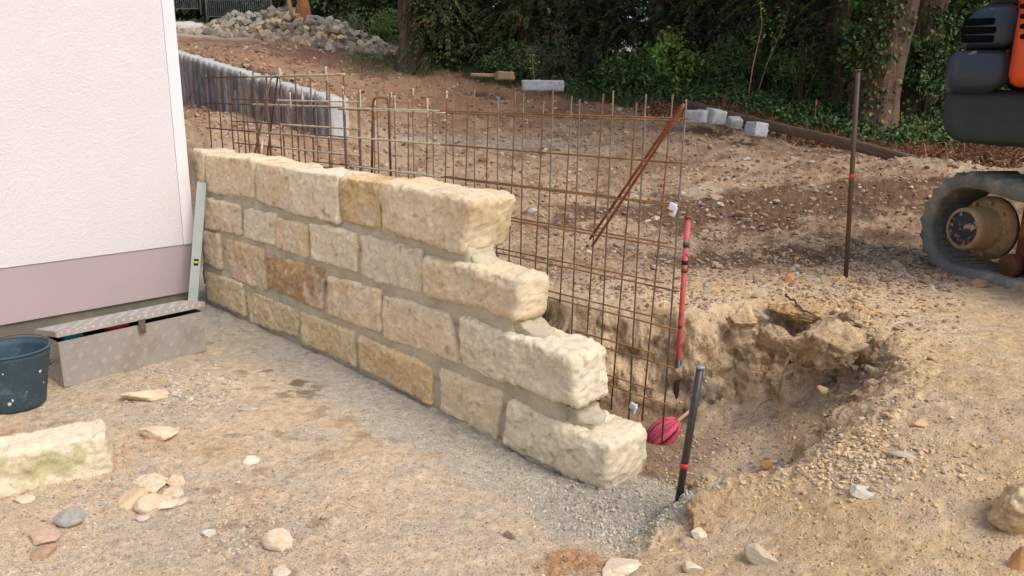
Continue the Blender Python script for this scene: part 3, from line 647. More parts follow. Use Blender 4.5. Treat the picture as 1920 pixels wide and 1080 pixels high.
mat_grid("low mesh mat close behind the top course at the house end", .52, vE, [1.335, 1.18, 1.025, .87], 1.40, .5, r=.0042, mv=M_rust, mh=M_rust, crust=(.2, 1.3, .8))
def hairpin(label, pts, r, mat):
    """bent U bar through world points"""
    P = []
    for i in range(len(pts)):
        P.append(np.array(pts[i], float))
    o = P[0].copy(); o[2] = min(p[2] for p in P)
    # smooth corners
    Q = [P[0]]
    for i in range(1, len(P) - 1):
        a_, b_, c_ = P[i - 1], P[i], P[i + 1]; d1 = min(.03, np.linalg.norm(a_ - b_) * .45); d2 = min(.03, np.linalg.norm(c_ - b_) * .45)
        s_, e_ = b_ + (a_ - b_) / np.linalg.norm(a_ - b_) * d1, b_ + (c_ - b_) / np.linalg.norm(c_ - b_) * d2
        for t in np.linspace(0, 1, 5): Q.append((1 - t) ** 2 * s_ + 2 * t * (1 - t) * b_ + t * t * e_)
    Q.append(P[-1]); V, Fc = tube(np.array(Q) - o, r, 8)
    return link("hairpin_bar", mesh("hairpin_bar", V, Fc, mat), None, loc=o, label=label, cat="steel bar")
def wq(x, y, off): s, z = onwall(x, y, off); return wp(s, off, z)
hairpin("bent steel hairpin leaning over the raised mesh mat by the house", [wq(476, 296, .36), wq(508, 146, .62), wq(521, 142, .74), wq(500, 300, .9)], .0065, M_rust)
hairpin("upright bent steel hairpin standing right of the raised mesh mat", [wq(697, 340, .42), wq(699, 190, .42), wq(706, 182, .42), wq(728, 184, .48), wq(733, 340, .48)], .0065, M_rust)
hairpin("long red rusty hairpin bar hung diagonally on the free end of the mesh", [wq(1110, 462, .34), wq(1278, 205, .35), wq(1283, 194, .36), wq(1272, 206, .40), wq(1106, 448, .46)], 0.0058, M_rust3)
hairpin("short steel bar end poking up from the back of the top course", [wq(489, 300, .33), wq(492, 266, .36)], .006, M_crust)

# ------------------------------------------------------------------ poles
def pole(label, base, top, r, mat, bands=(), cap=None, cat="pole", name="pole"):
    base = np.array(base); top = np.array(top); d = top - base; L = np.linalg.norm(d); d = d / L
    root = link(name, None, loc=base, label=label, cat=cat)
    V, Fc = tube([-d * .12, d * L * .5, d * L], r, 14); link("shaft", mesh("shaft", V, Fc, mat), root)
    for f, hgt, m_ in bands:
        V, Fc = tube([d * (L * f - hgt / 2), d * (L * f + hgt / 2)], r + .002, 14); link("tape_band", mesh("tape_band", V, Fc, m_), root)
    if cap:
        V, Fc = tube([d * (L - .001), d * (L + .007)], cap[0], 14); link("end_cap", mesh("end_cap", V, Fc, cap[1]), root)
    return root
bp = atz(1270, 962, .0); bp[2] = hz(bp[0], bp[1]); tp_ = aty(1313, 690, bp[1] - .01)
pole("black steel stake leaning in the wet concrete at the wall end", bp, tp_, .0125, M_blackp, [(.285, .018, M_redtape)], (.0145, M_galv), "stake", "stake")
rb = atz(1266, 762, .03); rt_ = aty(1290, 408, rb[1])
pole("red painted steel pole with dark tape bands beside the mesh end", rb, rt_, .0118, M_redpole, [(.865, .022, M_green), (.775, .018, M_black), (.735, .02, M_rust)], (.0155, M_rust3), "pole", "pole")
V, Fc = tube([rb - np.array(rb), (rt_ - rb) * .26], .0128, 14); link("dirty_foot", mesh("dirty_foot", V, Fc, M_blackp), bpy.data.objects["pole"])
tb = atz(1585, 525, .475); tb[2] = hz(tb[0], tb[1]) ; tt = aty(1609, 133, tb[1] + .02)
pole("tall dark steel pole with a red tape mark standing on the mound", tb, tt, .0118, M_darkrod, [(.505, .022, M_redtape)], (.0155, M_rust), "pole", "pole")
fb = aty(1523, 262, 8.9); fb[2] = hz(fb[0], fb[1]); ft = aty(1531, 186, 8.9)
pole("thin far rod with a red mark in the ivy beside the timber edging", fb, ft, .009, M_rust, [(.82, .05, M_redtape)], None, "rod", "rod")

# ------------------------------------------------------------------ aluminium tread plate toolbox
b0 = atz(121, 727, 0); b1 = atz(388, 658, 0); BL = np.linalg.norm(b1 - b0); bx = (b1 - b0) / BL
tbx = link("toolbox", None, loc=b0, label="aluminium tread plate toolbox with its lid slightly ajar beside the house", cat="toolbox")
tbx.rotation_euler = (0, 0, math.atan2(bx[1], bx[0]))
BD, BH, tk = .25, .226, .003
a_ = Acc()                                                            # open tray: five sheets
a_.add(*boxm((BL / 2, tk, BH / 2), (BL / 2, tk / 2, BH / 2))); a_.add(*boxm((BL / 2, BD - tk, BH / 2), (BL / 2, tk / 2, BH / 2)))
a_.add(*boxm((tk / 2, BD / 2, BH / 2), (tk / 2, BD / 2 - .004, BH / 2 - .001))); a_.add(*boxm((BL - tk / 2, BD / 2, BH / 2), (tk / 2, BD / 2 - .004, BH / 2 - .001)))
a_.add(*boxm((BL / 2, BD / 2, .003), (BL / 2 - .004, BD / 2 - .004, .002)))
body = link("body", a_.mesh("body", M_alu, False), tbx)
def ridges(W_, H_, place, ax, az, ps=.068, ms=1., kinds=(0,)):
    """five bar tread motifs on a W x H field; place(u,v,lift)->xyz"""
    g = Acc(); rows = int(H_ / (ps * .78)) + 1
    for j in range(rows):
        for i in range(int(W_ / ps) + 1):
            for kind in kinds:
                cu = (i + .25 + .5 * (j % 2) * 1 + kind * .5) * ps; cv = (j + .5) * ps * .80
                if cu > W_ + .01 or cv > H_ + .02: continue
                for b in range(5):
                    o = (b - 2) * .0056 * ms; pts = []
                    for t in np.linspace(-1, 1, 5):
                        l = t * .0135 * ms; bow = .003 * (1 - t * t)
                        if kind == 0: u, v = cu + (l + o) * .707 + bow, cv + (-l + o) * .707 + bow
                        else: u, v = cu + (l + o) * .707, cv + (l - o) * .707
                        pts.append((u, v))
                    if any(u < .004 or u > W_ - .004 or v < .004 or v > H_ - .004 for u, v in pts): continue
                    wd = .0012; hgt = .0014 if kind == 0 else .0004; V = []
                    for q, (u, v) in enumerate(pts):
                        nu, nv = (.707, .707) if kind == 0 else (.707, -.707)
                        w_ = wd * (1 if 0 < q < 4 else .3)
                        V += [place(u - nu * w_, v - nv * w_, 0), place(u, v, hgt), place(u + nu * w_, v + nv * w_, 0)]
                    Fc = []
                    for q in range(4):
                        Fc += [(3 * q, 3 * q + 3, 3 * q + 4, 3 * q + 1), (3 * q + 1, 3 * q + 4, 3 * q + 5, 3 * q + 2)]
                    g.add(np.array(V), Fc)
    return g
link("tread_ridges", ridges(BL, BH, lambda u, v, l: (u, tk / 2 - .0003 - l, v), 0, 2).mesh("tread_ridges", M_ridge), tbx, kind="stuff")
link("tread_ridges", ridges(BD, BH, lambda u, v, l: (.0003 - l, u, v), 1, 2).mesh("tread_ridges", M_ridge), tbx, kind="stuff")
lid = Acc(); LO = .012                                                    # lid: sheet with a turned down rim, hinged at the back
lid.add(*boxm((BL / 2, BD / 2, -.001), (BL / 2 + .006, BD / 2 + .008, .0014)))
lid.add(*boxm((BL / 2, -.0085, -.0145), (BL / 2 + .006, .0014, .0145))); lid.add(*boxm((-.0075, BD / 2, -.0135), (.0014, BD / 2 + .007, .0135))); lid.add(*boxm((BL + .0075, BD / 2, -.0135), (.0014, BD / 2 + .007, .0135)))
th_ = math.radians(-9); hz_ = BH + .014
lo_ = link("lid", lid.mesh("lid", M_alu, False), tbx, loc=(0, BD * (1 - math.cos(th_)), hz_ + math.sin(-th_) * BD)); lo_.rotation_euler = (th_, 0, 0)
rg = ridges(BL, .03, lambda u, v, l: (u, -.0100 - l, v - .029), 0, 2, ps=.036, ms=.62); link("tread_ridges", rg.mesh("tread_ridges", M_ridge), lo_, kind="stuff")
rg = ridges(BL, BD, lambda u, v, l: (u, v, .0006 + l * .35), 0, 2); link("tread_ridges", rg.mesh("tread_ridges", M_ridge), lo_, kind="stuff")
hs = Acc(); P, Fc = rbox((.017, .0016, .036), .0015, 3); hs.add(P, Fc); P, Fc = rbox((.008, .004, .012), .004, 3); hs.add(P + np.array([0, -.004, -.016]), Fc)
hs.add(*tube([(-.02, -.001, .034), (.02, -.001, .034)], .003, 8))
link("hasp", hs.mesh("hasp", M_steel, True), tbx, loc=(BL * .535, -.012, BH - .006))
gh = Acc(); gh.add(*tube([(-.004, .06, .13), (-.022, .065, .11), (-.022, .11, .095), (-.004, .12, .115)], .005, 8)); link("end_handle", gh.mesh("end_handle", M_steel), tbx)
link("faint_tread_ridges", ridges(BL, BH, lambda u, v, l: (u, tk / 2 - .0003 - l, v), 0, 2, kinds=(1,)).mesh("faint_tread_ridges", M_alu), tbx, kind="stuff")
# what peeps out under the lid
P, Fc = rbox((.045, .04, .022), .012, 4); ob = link("tool_handle", mesh("tool_handle", P, Fc, M_teal), None, loc=b0 + bx * .085 + np.array([-bx[1], bx[0], 0]) * .08 + np.array([0, 0, .226]), label="turquoise tool case peeping out under the toolbox lid", cat="tool"); ob.rotation_euler = tbx.rotation_euler; ob.name = 'tool_case'
P, Fc = rbox((.06, .03, .02), .015, 4); P[:, 2] *= 1 - .4 * np.abs(P[:, 0]) / .06; ob = link("glove", mesh("glove", P, Fc, M_redp), None, loc=b0 + bx * .29 + np.array([-bx[1], bx[0], 0]) * .07 + np.array([0, 0, .230]), label="red work glove showing in the gap of the toolbox", cat="tool"); ob.name = "work_glove"; ob.rotation_euler = tbx.rotation_euler
P, Fc = rbox((BL / 2 - .01, BD / 2 - .01, .09), .02, 3); ob = link("tool_bag", mesh("tool_bag", P, Fc, M_dark), None, loc=b0 + bx * BL / 2 + np.array([-bx[1], bx[0], 0]) * (BD / 2) + np.array([0, 0, .098]), label="dark tool roll filling the inside of the toolbox", cat="bag"); ob.rotation_euler = tbx.rotation_euler

# ------------------------------------------------------------------ bucket
bc = atz(30, 757, 0.0); R0, R1, BHt = .118, .160, .262
bk_ = link("bucket", None, loc=bc, label="dark blue grey mortar bucket with white splashes beside the toolbox", cat="bucket")
def lathe(prof, seg=64):
    V = [(r * math.cos(2 * PI * k / seg), r * math.sin(2 * PI * k / seg), z) for r, z in prof for k in range(seg)]; n = len(prof)
    return np.array(V), [(i * seg + k, i * seg + (k + 1) % seg, (i + 1) * seg + (k + 1) % seg, (i + 1) * seg + k) for i in range(n - 1) for k in range(seg)]
V, Fc = lathe([(.001, .006), (R0 - .01, .004), (R0 - .003, 0), (R0, .004), (R0 + (R1 - R0) * .5, BHt * .5), (R1 - .004, BHt - .03), (R1 - .003, BHt - .028), (R1 - .001, BHt - .004), (R1 - .006, BHt - .002), (R1 - .008, BHt - .03), (R0 + (R1 - R0) * .5 - .005, BHt * .5), (R0 - .006, .012), (.001, .012)])
dn = np.clip((V[:, 2] - .1) / .16, 0, 1); V[:, 0] *= 1 + .02 * dn; V[:, 2] -= .004 * dn * np.cos(np.arctan2(V[:, 1], V[:, 0]) * 3)
link("shell", mesh("shell", V, Fc, M_bucket), bk_)
V, Fc = lathe([(R1 + .007 * math.cos(t) + .0, BHt + .0045 * math.sin(t)) for t in np.linspace(0, 2 * PI, 9)]); V[:, 0] *= 1.02
link("rim", mesh("rim", V, Fc, M_bucket), bk_)
hp_ = [(R1 * 1.0 * math.cos(t), R1 * math.sin(t), BHt + .004 + .012 * math.sin((t - .35) / (PI - .7) * PI)) for t in np.linspace(.35, PI - .35, 24)]
V, Fc = tube(hp_, .0028, 6); link("handle", mesh("handle", V, Fc, M_steel), bk_)
sp = Acc()
for (px, py, r_) in ((75, 694, .008), (18, 758, .009), (24, 752, .005), (82, 717, .004), (5, 702, .003), (50, 735, .002), (60, 680, .0025)):
    d = ray(px, py); o = CAM - bc
    for tq in np.linspace(2.2, 3.6, 2000):
        q = o + d * tq; rr = math.hypot(q[0], q[1]); lim = R0 + (R1 - R0) * q[2] / BHt
        if rr < lim + .001: break
    V, Fc = rock(2, int(px), (r_, r_, r_ * .5), rough=.5); n_ = np.array([q[0], q[1], 0]); B_ = basis(n_, (0, 0, 1)); Bm = np.stack([B_[:, 1], B_[:, 2], B_[:, 0]], 1)
    sp.add(V @ (Bm * np.array([1, 1.5, .35])).T + q, Fc)
link("mortar_splash", sp.mesh("mortar_splash", M_splash), bk_)

# ------------------------------------------------------------------ spirit level
l0 = atz(360, 592, 0.0); ls, lz = onwall(379, 342, -.025); l1 = wp(ls, -.025, lz); ld = l1 - l0; LL = np.linalg.norm(ld); ld /= LL
lr = np.cross(ld, -HN.tolist()[0] * np.array([1, 0, 0]) - np.array([0, HN[1], 0])); lr = np.array([.96, .28, 0]); lr -= ld * (lr @ ld); lr /= np.linalg.norm(lr); lf = np.cross(lr, ld)
lv = link("spirit_level", None, loc=l0, label="grey aluminium spirit level leaning in the corner between house and stone wall", cat="spirit level")
Rm = Matrix(((lr[0], -lf[0], ld[0], 0), (lr[1], -lf[1], ld[1], 0), (lr[2], -lf[2], ld[2], 0), (0, 0, 0, 1))); lv.rotation_euler = Rm.to_euler()
g = Acc(); hw, ht = .028, .012
g.add(*boxm((0, ht, LL / 2), (hw, .0012, LL / 2))); g.add(*boxm((0, -ht, LL / 2), (hw, .0012, LL / 2)))
g.add(*boxm((-hw + .0012, 0, LL / 2), (.0012, ht - .0012, LL / 2 - .001))); g.add(*boxm((hw - .0012, 0, LL / 2), (.0012, ht - .0012, LL / 2 - .001)))
g.add(*boxm((hw - .006, ht + .0012, LL / 2), (.005, .0016, LL / 2 - .002))); g.add(*boxm((-hw + .006, ht + .0012, LL / 2), (.005, .0016, LL / 2 - .002)))
link("profile", g.mesh("profile", M_alud, False), lv)
P, Fc = rbox((.017, .0135, .026), .004, 3); link("vial_housing", mesh("vial_housing", P, Fc, M_black), lv, loc=(0.002, 0, LL * .40))
for sg in (1, -1):
    V, Fc = tube([(-.012, sg * .012, 0), (.012, sg * .012, 0)], .0075, 12); link("vial", mesh("vial", V + np.array([.002, 0, 0]), Fc, M_vial), lv, loc=(0, 0, LL * .40))
P, Fc = rbox((.022, .009, .004), .003, 2); link("end_cap", mesh("end_cap", P, Fc, M_black), lv, loc=(0, 0, LL - .001))

# ------------------------------------------------------------------ loose squared block at the left edge
q0 = atz(-260, 985, 0); q1 = atz(190, 893, 0); dv = (q1 - q0)[:2]; LB = np.linalg.norm(dv)
bm = block_mesh("fallen_block", [(0, .155), (LB + .03, .170), (LB + .05, .0), (0, .0)], .17, 77, 'pale', 'cream', .5, 0, r=.014, front=0, rough=1.0)
at = bm.color_attributes["Col"]; n = len(bm.vertices); cc = np.empty(n * 4, np.float32); at.data.foreach_get("color", cc); cc = cc.reshape(-1, 4); vv = np.empty(n * 3, np.float32); bm.vertices.foreach_get("co", vv); vv = vv.reshape(-1, 3)
mk = np.exp(-(((vv[:, 0] - LB * .80) / .11) ** 2 + ((vv[:, 2] - .09) / .05) ** 2)) + np.exp(-(((vv[:, 0] - LB * .55) / .05) ** 2 + ((vv[:, 2] - .14) / .02) ** 2))
mk = sstep(.25, .8, mk + .5 * fbm(vv, 22, 3, .6, 3.)) * (vv[:, 1] < .05) * .6; cc[:, :3] = cc[:, :3] * (1 - mk[:, None]) + srgb(168, 166, 108)[None] * mk[:, None]; at.data.foreach_set("color", cc.ravel())
fbk = link("sandstone_block", bm, None, loc=(q0[0], q0[1], -.012), label="long pale sandstone block with green mossy patch lying alone on the ground", cat="block"); fbk.rotation_euler = (0, 0, math.atan2(dv[1], dv[0]))

# ------------------------------------------------------------------ stones one can tell apart
def vcol_rock(name, sub, seed, dims, col, col2=None, amt=.4, **kw):
    V, Fc = rock(sub, seed, dims, **kw); n = fbm(V / max(dims), 2.5, 3, .6, seed); n2 = fbm(V / max(dims), 9, 2, .6, seed)
    c = np.tile(np.array(col), (len(V), 1))
    if col2 is not None: k_ = (sstep(.05, .4, n) * amt)[:, None]; c = c * (1 - k_) + np.array(col2)[None] * k_
    return mesh(name, V, Fc, M_gravel if sub < 4 else M_stone, c * (1 + .15 * n2)[:, None], smooth=sub >= 4)
def stone_at(px, py, w, hgt, label, col, col2=None, seed=1, flat=.5, rot=0., zg=None, name="stone", cat="stone", group=None, sub=3, sink=.35, **kw):
    """w,hgt in photo pixels give the real size at that spot"""
    p = atz(px, py, 0.)
    for _ in range(12):
        z = hz(p[0], p[1]) if zg is None else zg; p = atz(px, py, z)
        if np.hypot(p[0], p[1]) > 14: break
    D = np.hypot(p[0], p[1]); sx = w * D / F / 2; szv = hgt * D / F / 2
    kw.setdefault('planes', 10); kw.setdefault('rough', .04)
    me = vcol_rock(name, sub, seed, (sx * 1.12, max(szv / .55, sx * .6) if flat < .5 else sx * .8, max(szv * .9, sx * flat)), col, col2, **kw)
    o = link(name, me, None, loc=(p[0], p[1], z + max(szv * .9, sx * flat) * (1 - sink) * .6), label=label, cat=cat, group=group); o.rotation_euler = (0, 0, rot)
    return o
C = lambda *a: srgb(*a)
stone_at(300, 817, 72, 30, "flat pale buff stone lying between the loose block and the rubble patch", C(214, 194, 166), C(190, 160, 125), 11, .28, .1)
stone_at(272, 745, 88, 26, "long cream stone slab with an orange end in front of the toolbox", C(206, 190, 160), C(206, 160, 100), 12, .25, .35, amt=.5)
stone_at(527, 1020, 60, 56, "chunky cream stone with ochre underside at the bottom of the yard", C(212, 198, 176), C(205, 165, 105), 13, .75, .3)
stone_at(470, 867, 30, 22, "small whitish stone alone on bare soil between the rubble patch and the wall", C(210, 198, 180), None, 14, .5)
stone_at(1165, 1070, 120, 30, "pale flat stone cut off by the lower edge below the concrete spill", C(220, 206, 180), C(200, 176, 140), 15, .3, .5)
stone_at(132, 975, 44, 30, "grey slate flake lying below the loose mossy block", C(160, 155, 146), None, 16, .2, .9)
stone_at(82, 1012, 50, 26, "pinkish orange stone chip near the lower left corner", C(188, 160, 136), C(170, 150, 140), 17, .3, -.3)
stone_at(85, 1040, 36, 26, "dull brown stone just below the pinkish chip", C(170, 142, 118), None, 18, .3, .2)
stone_at(46, 940, 30, 16, "small cream pebble touching the front of the loose mossy block", C(200, 186, 162), None, 19, .4)
stone_at(392, 1003, 26, 22, "small white pebble left of the chunky cream stone", C(206, 200, 188), None, 20, .6)
stone_at(468, 768, 40, 8, "thin grey slate sliver on bare ground beyond the pale flat stone", C(176, 172, 162), None, 21, .15, .0)
stone_at(525, 1075, 40, 22, "pale stone below the chunky cream stone at the lower picture edge", C(200, 186, 164), None, 22, .4)
stone_at(955, 1008, 24, 26, "dark little clod standing on the bare soil near the concrete spill", C(140, 122, 102), None, 23, .8)
stone_at(1060, 993, 16, 12, "small grey pebble at the left rim of the concrete spill", C(150, 148, 144), None, 24, .5)
stone_at(1428, 1050, 44, 42, "flat grey buff stone on the right mound near the bottom edge", C(190, 176, 150), None, 25, .3, .6)
stone_at(1310, 1005, 30, 30, "whitish crumbly stone on the rim beside the concrete", C(205, 192, 170), None, 26, .6)
stone_at(1295, 1070, 46, 30, "pale rough stone at the bottom edge on the right mound", C(205, 192, 170), None, 27, .5)
stone_at(1616, 925, 44, 24, "light grey oblong stone lying on the middle of the right mound", C(196, 192, 172), None, 28, .3, -.5)
stone_at(1636, 922, 14, 18, "small pinkish stone touching the oblong grey one", C(176, 156, 142), None, 29, .6)
stone_at(1802, 818, 24, 22, "bluish white flake near the boulder end of the mound", C(198, 200, 196), None, 30, .2, .4)
stone_at(1694, 855, 46, 16, "dusty grey sliver half sunk in the yellow soil", C(182, 170, 150), None, 31, .2, -.4)
stone_at(1440, 878, 22, 26, "orange ochre stone on the front lip of the pit", C(204, 156, 98), None, 32, .8)
stone_at(1452, 868, 14, 12, "small white chip behind the orange ochre stone", C(206, 200, 190), None, 33, .5)
stone_at(1465, 893, 26, 20, "buff stone right below the orange ochre stone", C(190, 160, 116), None, 34, .6)
stone_at(1722, 798, 34, 18, "rounded sandy clod above the yellow soil of the mound", C(194, 168, 124), None, 35, .5)
stone_at(1890, 835, 22, 14, "ochre pebble near the right edge above the boulder", C(206, 168, 112), None, 36, .5)
stone_at(1840, 536, 26, 16, "angular tan stone lying in front of the excavator track", C(176, 142, 106), None, 37, .7)
stone_at(1397, 270, 36, 30, "round brown boulder at the foot of the leafy bank", C(158, 124, 88), C(140, 108, 80), 38, .9, sink=.1)
stone_at(1358, 316, 30, 20, "lower sandy boulder in front of the round brown one", C(166, 136, 104), None, 39, .6)
stone_at(1410, 505, 40, 26, "brown angular stone among the rubble left of the tall pole", C(168, 136, 108), None, 40, .7)
stone_at(1482, 527, 22, 22, "orange brown stone on the dark strip before the ledge", C(182, 132, 90), None, 41, .8)
stone_at(1355, 425, 36, 16, "flat tan stone in the dark churned patch", C(160, 130, 104), None, 42, .4)
stone_at(1206, 598 - 5, 30, 18, "bluish grey stone on the ledge behind the mesh", C(150, 148, 148), None, 43, .5)
stone_at(1920, 975, 140, 120, "rough lichen crusted boulder cut off by the right edge", C(196, 170, 130), C(214, 196, 158), 47, .85, .3, sub=4, name="boulder", cat="boulder", rough=.16, planes=26, sink=.2, amt=.8)
stone_at(893, 143, 30, 16, "rounded earth clod at the foot of the dark ivy tree", C(150, 112, 78), None, 45, .7)
stone_at(1912, 1062, 40, 60, "orange brown clod below the lichen crusted boulder", C(186, 140, 100), None, 46, .8)
# patch of broken slabs in the yard
for i, (px, py, w, h_, col) in enumerate([(287, 903, 66, 24, (214, 198, 172)), (333, 903, 36, 30, (206, 186, 156)), (290, 915, 44, 26, (212, 196, 170)), (322, 926, 44, 22, (204, 186, 158)), (252, 940, 50, 34, (210, 182, 148)), (290, 950, 52, 38, (208, 190, 162)), (320, 948, 30, 26, (212, 196, 174)), (342, 944, 22, 18, (190, 180, 164)), (268, 972, 22, 12, (188, 180, 168)), (243, 925, 18, 14, (200, 186, 160))]):
    stone_at(px, py, w, h_, "broken piece of cream slab pressed flat into the yard in the cracked patch", C(*col), C(198, 160, 112), 60 + i, .16, i * .9, group="broken slab pieces in the cracked patch", sink=.6, name="slab_piece")

# ------------------------------------------------------------------ gravel nobody could count, and crumbs of soil
def scatter_mass(name, label, n, sampler, size, cols, sub=0, flat=.55, mat=None, jitter=.15, cat="gravel"):
    x, y = sampler(n); h = terrain(x, y); s = size(x, y)
    V0, F0 = ICO[sub]; nv = len(V0); r = np.random.default_rng(len(x)); n = len(x)
    A = r.normal(size=(n, 4)); A /= np.linalg.norm(A, axis=1)[:, None]; w, a, b, c = A.T
    Rm = np.stack([1 - 2 * (b * b + c * c), 2 * (a * b - c * w), 2 * (a * c + b * w), 2 * (a * b + c * w), 1 - 2 * (a * a + c * c), 2 * (b * c - a * w), 2 * (a * c - b * w), 2 * (b * c + a * w), 1 - 2 * (a * a + b * b)], 1).reshape(n, 3, 3)
    tmpl = np.stack([rock(sub, 500 + k, planes=8, rough=.1)[0] for k in range(12)]); pick = r.integers(0, 12, n)
    V = tmpl[pick] * (s[:, None] * r.uniform([.75, .55, .35], [1.3, 1., .8], (n, 3)))[:, None, :]
    V = np.einsum('nij,nvj->nvi', Rm, V); V[:, :, 2] *= flat + .2
    V = V + np.stack([x, y, h + s * .18], 1)[:, None, :]
    Fc = (F0[None] + (np.arange(n) * nv)[:, None, None]).reshape(-1, 3)
    cols = np.array([srgb(*c_) for c_ in cols]); cc = cols[r.integers(0, len(cols), n)] * r.uniform(1 - jitter, 1 + jitter, (n, 1))
    me = mesh(name, V.reshape(-1, 3), Fc, mat or M_gravel, np.repeat(cc, nv, 0), smooth=False)
    return link(name, me, None, kind="stuff", label=label, cat=cat)
def px_sampler(x0, x1, y0, y1, zr=0., gauss=False, keep=None, mapz=True):
    def f(n):
        r = np.random.default_rng(int(x0 + y0 * 3 + n)); X = r.uniform(x0, x1, n * 2) if not gauss else r.normal((x0 + x1) / 2, (x1 - x0) / 4, n * 2); Y = r.uniform(y0, y1, n * 2) if not gauss else r.normal((y0 + y1) / 2, (y1 - y0) / 4, n * 2)
        D = FW[None] + RT[None] * ((X - 960) / F)[:, None] + UP[None] * ((540 - Y) / F)[:, None]; z = np.full(n * 2, zr)
        for _ in range(6):
            t = (z - H) / np.minimum(D[:, 2], -.02); p = CAM + D * t[:, None]; p = np.clip(p, -20, 20); z = terrain(p[:, 0], p[:, 1], False)
        ok = (D[:, 2] < -.03) & (np.hypot(p[:, 0], p[:, 1]) < 16)
        if keep: ok &= keep(p[:, 0], p[:, 1])
        p = p[ok][:n]; return p[:, 0], p[:, 1]
    return f
def polar_sampler(t0, t1, r0, r1, keep, pw=1.):
    def f(n):
        r = np.random.default_rng(int(n + 31 * r0)); T = r.uniform(t0, t1, n * 6); R = np.exp(r.random(n * 6) ** pw * (math.log(r1) - math.log(r0)) + math.log(r0)); X, Y = R * np.sin(T), R * np.cos(T); ok = keep(X, Y)
        return X[ok][:n], Y[ok][:n]
    return f
def world_sampler(x0, x1, y0, y1, keep):
    def f(n):
        r = np.random.default_rng(int(n + 7 * y0 * 10)); X = r.uniform(x0, x1, n * 5); Y = r.uniform(y0, y1, n * 5); ok = keep(X, Y); X, Y = X[ok][:n], Y[ok][:n]
        return X, Y
    return f
offw = lambda x, y: (x - WA[0]) * N2[0] + (y - WA[1]) * N2[1]
front = lambda x, y: (offw(x, y) < -.03) & (lowdist(x, y)[0] > 0)
sz = lambda lo, hi, pw=3.: (lambda x, y: lo + (hi - lo) * np.random.default_rng(len(x)).random(len(x)) ** pw)
GREYS = [(178, 168, 150), (156, 150, 142), (196, 184, 164), (186, 160, 130), (168, 142, 116)]
scatter_mass("fine_gravel", "fine grey and tan grit strewn over the trodden yard in front of the stone wall", 24000, px_sampler(-100, 1260, 600, 1160, keep=front), sz(.0011, .0065, 4), GREYS)
scatter_mass("corner_gravel", "grey gravel heap of chips in front of the toolbox", 420, px_sampler(240, 440, 675, 790, gauss=True, keep=front), sz(.004, .017, 1.6), GREYS[:3] + [(190, 176, 156)], sub=0)
scatter_mass("yard_gravel", "loose grey chips around the lower yard pebbles", 500, px_sampler(350, 620, 900, 1080, gauss=True, keep=front), sz(.003, .013, 2), GREYS)
scatter_mass("block_gravel", "small chips lying around the loose mossy block", 300, px_sampler(60, 330, 760, 1000, gauss=True, keep=front), sz(.003, .014, 2), GREYS)
mound = lambda x, y: (lowdist(x, y)[0] < .12) & (x > .2) & (y < 5)
MCOL = [(198, 174, 140), (206, 184, 148), (178, 154, 124), (214, 194, 160), (208, 176, 128), (190, 176, 156)]
scatter_mass("mound_grit", "fine yellowish crumbs of soil covering the right mound", 4500, px_sampler(1180, 2000, 560, 1140, .3, keep=mound), sz(.0012, .008, 5), MCOL)
scatter_mass("mound_crumbs", "soil crumbs and chips thickly strewn along the front lip of the pit", 1200, px_sampler(1380, 1780, 770, 940, .3, gauss=True, keep=mound), sz(.003, .014, 2.2), MCOL)
scatter_mass("pit_crumbs", "loose soil crumbs lying in the pit and on its face", 1600, px_sampler(1240, 1720, 600, 900, .2, keep=lambda x, y: (lowdist(x, y)[0] > -.02) & (x > .45)), sz(.003, .013, 2.5), [(194, 166, 130), (176, 148, 116), (208, 182, 146), (160, 148, 134)])
def conc(x, y):
    s_ = (x - WA[0]) * U2[0] + (y - WA[1]) * U2[1]; o_ = offw(x, y); r_ = np.random.default_rng(len(x)).random(len(x)); P = np.stack([x, y, 0 * x], 1); n_ = fbm(P, 7, 3, .6, 4.)
    a1 = np.hypot((x - .42) / .31, (y - 2.40) / .25) + .28 * n_ + .25 * r_ < 1
    a2 = (o_ > -.22 + .10 * n_ - .10 * sstep(2.4, 3.3, s_)) & (o_ < -.015) & (s_ > .6) & (r_ < .03 + .40 * sstep(2.1, 3.3, s_))
    return (a1 | a2) & (o_ < .35) & (lowdist(x, y)[0] > .0)
scatter_mass("concrete_lumps", "fresh grey lumpy concrete spilled at the foot of the last stone", 7500, px_sampler(640, 1320, 690, 1050, 0, keep=conc), sz(.0018, .0095, 2.6), [(186, 178, 161), (174, 167, 151), (194, 186, 169)], flat=.8, cat="concrete")
upz = lambda x, y: (offw(x, y) > .65) & (lowdist(x, y)[0] < -.03)
UCOL = [(168, 142, 114), (150, 124, 100), (180, 156, 128), (156, 136, 116), (140, 112, 90), (150, 120, 94), (186, 172, 152)]
scatter_mass("field_grit", "small stones and clods strewn over the churned ground behind the mesh", 17000, polar_sampler(-.46, .56, 3.2, 15, upz), lambda x, y: sz(.0018, .0085, 3)(x, y) * np.hypot(x, y) * .55, UCOL)
scatter_mass("rubble_grit", "dense reddish and grey rubble chips behind the mesh", 1500, px_sampler(960, 1560, 400, 575, .6, gauss=False, keep=upz), sz(.005, .022, 2), [(150, 124, 104), (136, 112, 96), (170, 150, 126), (168, 142, 112), (146, 136, 126)])
scatter_mass("bank_rubble", "grey and tan rubble along the excavator side of the hollow", 1600, px_sampler(1560, 1790, 380, 545, .5, keep=upz), sz(.005, .022, 2), [(158, 130, 104), (176, 152, 126), (140, 116, 94), (150, 142, 134)])

scatter_mass("yard_chips", "small flat chips half trodden into the yard soil", 1500, px_sampler(-60, 1200, 620, 1120, keep=front), sz(.003, .010, 2.5), GREYS + [(206, 190, 164), (150, 124, 100)], flat=.2)
